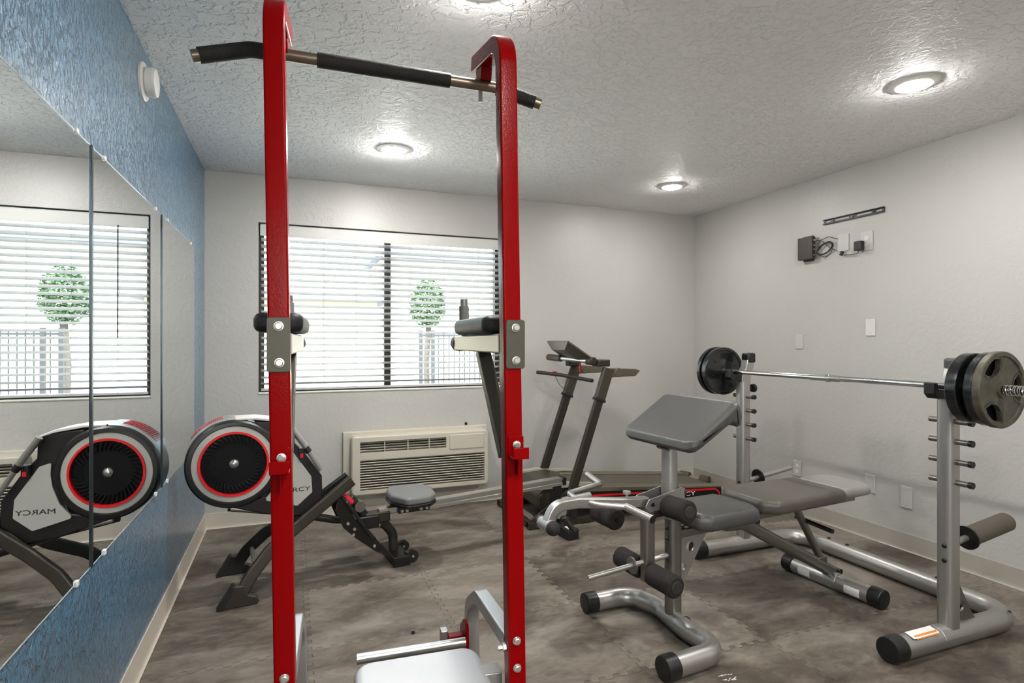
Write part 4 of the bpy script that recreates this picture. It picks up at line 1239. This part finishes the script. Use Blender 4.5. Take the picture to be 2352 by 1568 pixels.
# small nut on the floor
single('hex_nut', ring_lathe(bmnew(), [(.004, 0), (.009, 0), (.009, .007), (.004, .007)], (.4985, 2.50, .0002), (0, 0, 1), 6), M['black'],
       'tiny black nut lying on the mats between the red posts', 'nut')
bm = bmnew()
for i in range(14):
    a = random.uniform(-.3, .5); x = 1.55+random.uniform(-.025, .025); y = 1.74+random.uniform(-.02, .02)
    box(bm, (x, y, .0012), (random.uniform(.008, .022), .0022, .0012), (V((math.cos(a), math.sin(a), 0)), V((-math.sin(a), math.cos(a), 0)), TZ))
single('paint_flakes', bm, M['paper'], 'scatter of white flakes on the mats in front of the rack', 'debris', kind='stuff')

# ------------------------------------------------------------------ outside
struct('ground', bb(bmnew(), -60, 60, YB+WT+.01, 90, -.32, -.25), M['concrete'])
struct('ground', bb(bmnew(), -50, 50, -80, YF-WT-.01, -.12, -.05), M['concrete'])
bd = thing('apartment_building', 'cream building with blue grey eave seen through the blind, left half', 'building', (-1, 17, -.25))
part('wall', bb(bmnew(), -9, 2.2, 16, 19, -.25, 2.35), M['stucco'], bd)
part('roof', bb(bmnew(), -9.4, 2.6, 15.5, 19.5, 2.35, 2.62), M['roof'], bd, bevel=.02)
b2 = thing('apartment_building', 'white building with arched opening seen through the blind, right half', 'building', (8, 23, -.25))
wa = bb(bmnew(), 3.2, 14, 22, 26, -.25, 4.4)
wa = cut(wa, bb(bmnew(), 6.3, 8.6, 21.5, 22.6, -.1, 2.75)); cc = cyl(bmnew(), (7.45, 21.4, 2.7), (7.45, 22.6, 2.7), 1.14, n=32)
part('wall', cut(wa, cc), M['stucco_w'], b2)
part('roof', bb(bmnew(), 2.9, 14.4, 21.5, 26.5, 4.4, 4.7), M['roof'], b2, bevel=.02)
fe = thing('iron_fence', 'grey iron picket fence outside the window', 'fence', (3.6, 11.5, -.25))
bm = bmnew()
for i in range(90): bb(bm, 2.6+i*.11-.01, 2.6+i*.11+.01, 11.49, 11.51, -.2, 1.45)
part('pickets', bm, M['iron_f'], fe)
bm = bmnew(); bb(bm, 2.5, 12.5, 11.48, 11.52, 1.38, 1.42); bb(bm, 2.5, 12.5, 11.48, 11.52, -.05, -.01)
part('fence_rail', bm, M['iron_f'], fe)
for x in (2.45, 2.7, 6.0, 9.5):
    part('fence_post', bb(bmnew(), x-.035, x+.035, 11.465, 11.535, -.25, 1.5), M['iron_f'], fe)
tr = thing('garden_tree', 'small leafy green tree outside behind the fence', 'tree', (3.15, 14, -.25))
part('trunk', tube(bmnew(), [(3.15, 14, -.25), (3.12, 14, .8), (3.2, 14, 1.9)], .07, .3, 10), M['bark'], tr)
bm = bmnew()
for i in range(2600):
    t, ph = random.uniform(0, 2*PI), math.acos(random.uniform(-1, 1)); rr = random.uniform(.35, 1)**.5
    c = V((3.15+.45*rr*math.sin(ph)*math.cos(t), 14+.45*rr*math.sin(ph)*math.sin(t), 2.2+.62*rr*math.cos(ph)))
    a, b, d = basis((random.gauss(0, 1), random.gauss(0, 1), random.gauss(0, 1)+.3)); s = random.uniform(.03, .055)
    vs = [bm.verts.new(c+a*s), bm.verts.new(c+b*s*.5), bm.verts.new(c-a*s), bm.verts.new(c-b*s*.5)]
    bm.faces.new(vs)
part('foliage', bm, M['green'], tr, sharp=180)

# ------------------------------------------------------------------ light
w = bpy.data.worlds.new('World'); sc.world = w; w.use_nodes = True
nt = w.node_tree; bg = nt.nodes['Background']
sky = nt.nodes.new('ShaderNodeTexSky'); sky.sky_type = 'NISHITA'; sky.sun_disc = False
sky.sun_elevation = rad(48); sky.sun_rotation = rad(200); sky.air_density = 1.2; sky.dust_density = 3; sky.ozone_density = 1
hsv = nt.nodes.new('ShaderNodeHueSaturation'); hsv.inputs['Saturation'].default_value = .55
nt.links.new(sky.outputs[0], hsv.inputs['Color']); nt.links.new(hsv.outputs[0], bg.inputs['Color'])
bg.inputs['Strength'].default_value = .5
def sun(e, el, az):
    L = bpy.data.lights.new('sun', 'SUN'); L.energy = e; L.angle = rad(1); L.color = (1, .98, .95)
    o = bpy.data.objects.new('sun', L); C.objects.link(o); o.rotation_euler = (rad(90-el), 0, rad(az))
sun(5.5, 52, -68)
def portal(x0, x1, z0, z1, y, face):
    L = bpy.data.lights.new('portal', 'AREA'); L.shape = 'RECTANGLE'; L.size = x1-x0; L.size_y = z1-z0
    L.cycles.is_portal = True
    o = bpy.data.objects.new('window_portal', L); C.objects.link(o)
    o.location = ((x0+x1)/2, y, (z0+z1)/2); o.rotation_euler = (rad(90*face), 0, 0)
portal(WX0, WX1, WZ0, WZ1, YB+WT-.01, -1)
portal(-.45, .55, 1.2, 2.12, YF-WT+.01, 1)

# ------------------------------------------------------------------ camera
cam = bpy.data.cameras.new('Camera'); cam.sensor_width = 36; cam.lens = 36*1320/2352; cam.clip_start = .02
co = bpy.data.objects.new('Camera', cam); C.objects.link(co)
co.location = (0, 0, 1.275); co.rotation_euler = (rad(90), 0, -math.atan2(508, 1320))
sc.camera = co
sc.view_settings.view_transform = 'Standard'; sc.view_settings.look = 'None'
sc.view_settings.gamma = 1; sc.view_settings.use_curve_mapping = False
sc.view_settings.exposure = 2.3
sc.cycles.use_denoising = True
sc.cycles.max_bounces = 6; sc.cycles.diffuse_bounces = 4; sc.cycles.glossy_bounces = 4
sc.cycles.use_adaptive_sampling = True; sc.cycles.adaptive_threshold = .06; sc.cycles.transparent_max_bounces = 16
sc.cycles.sample_clamp_indirect = 6
sc.cycles.caustics_reflective = False; sc.cycles.caustics_refractive = False
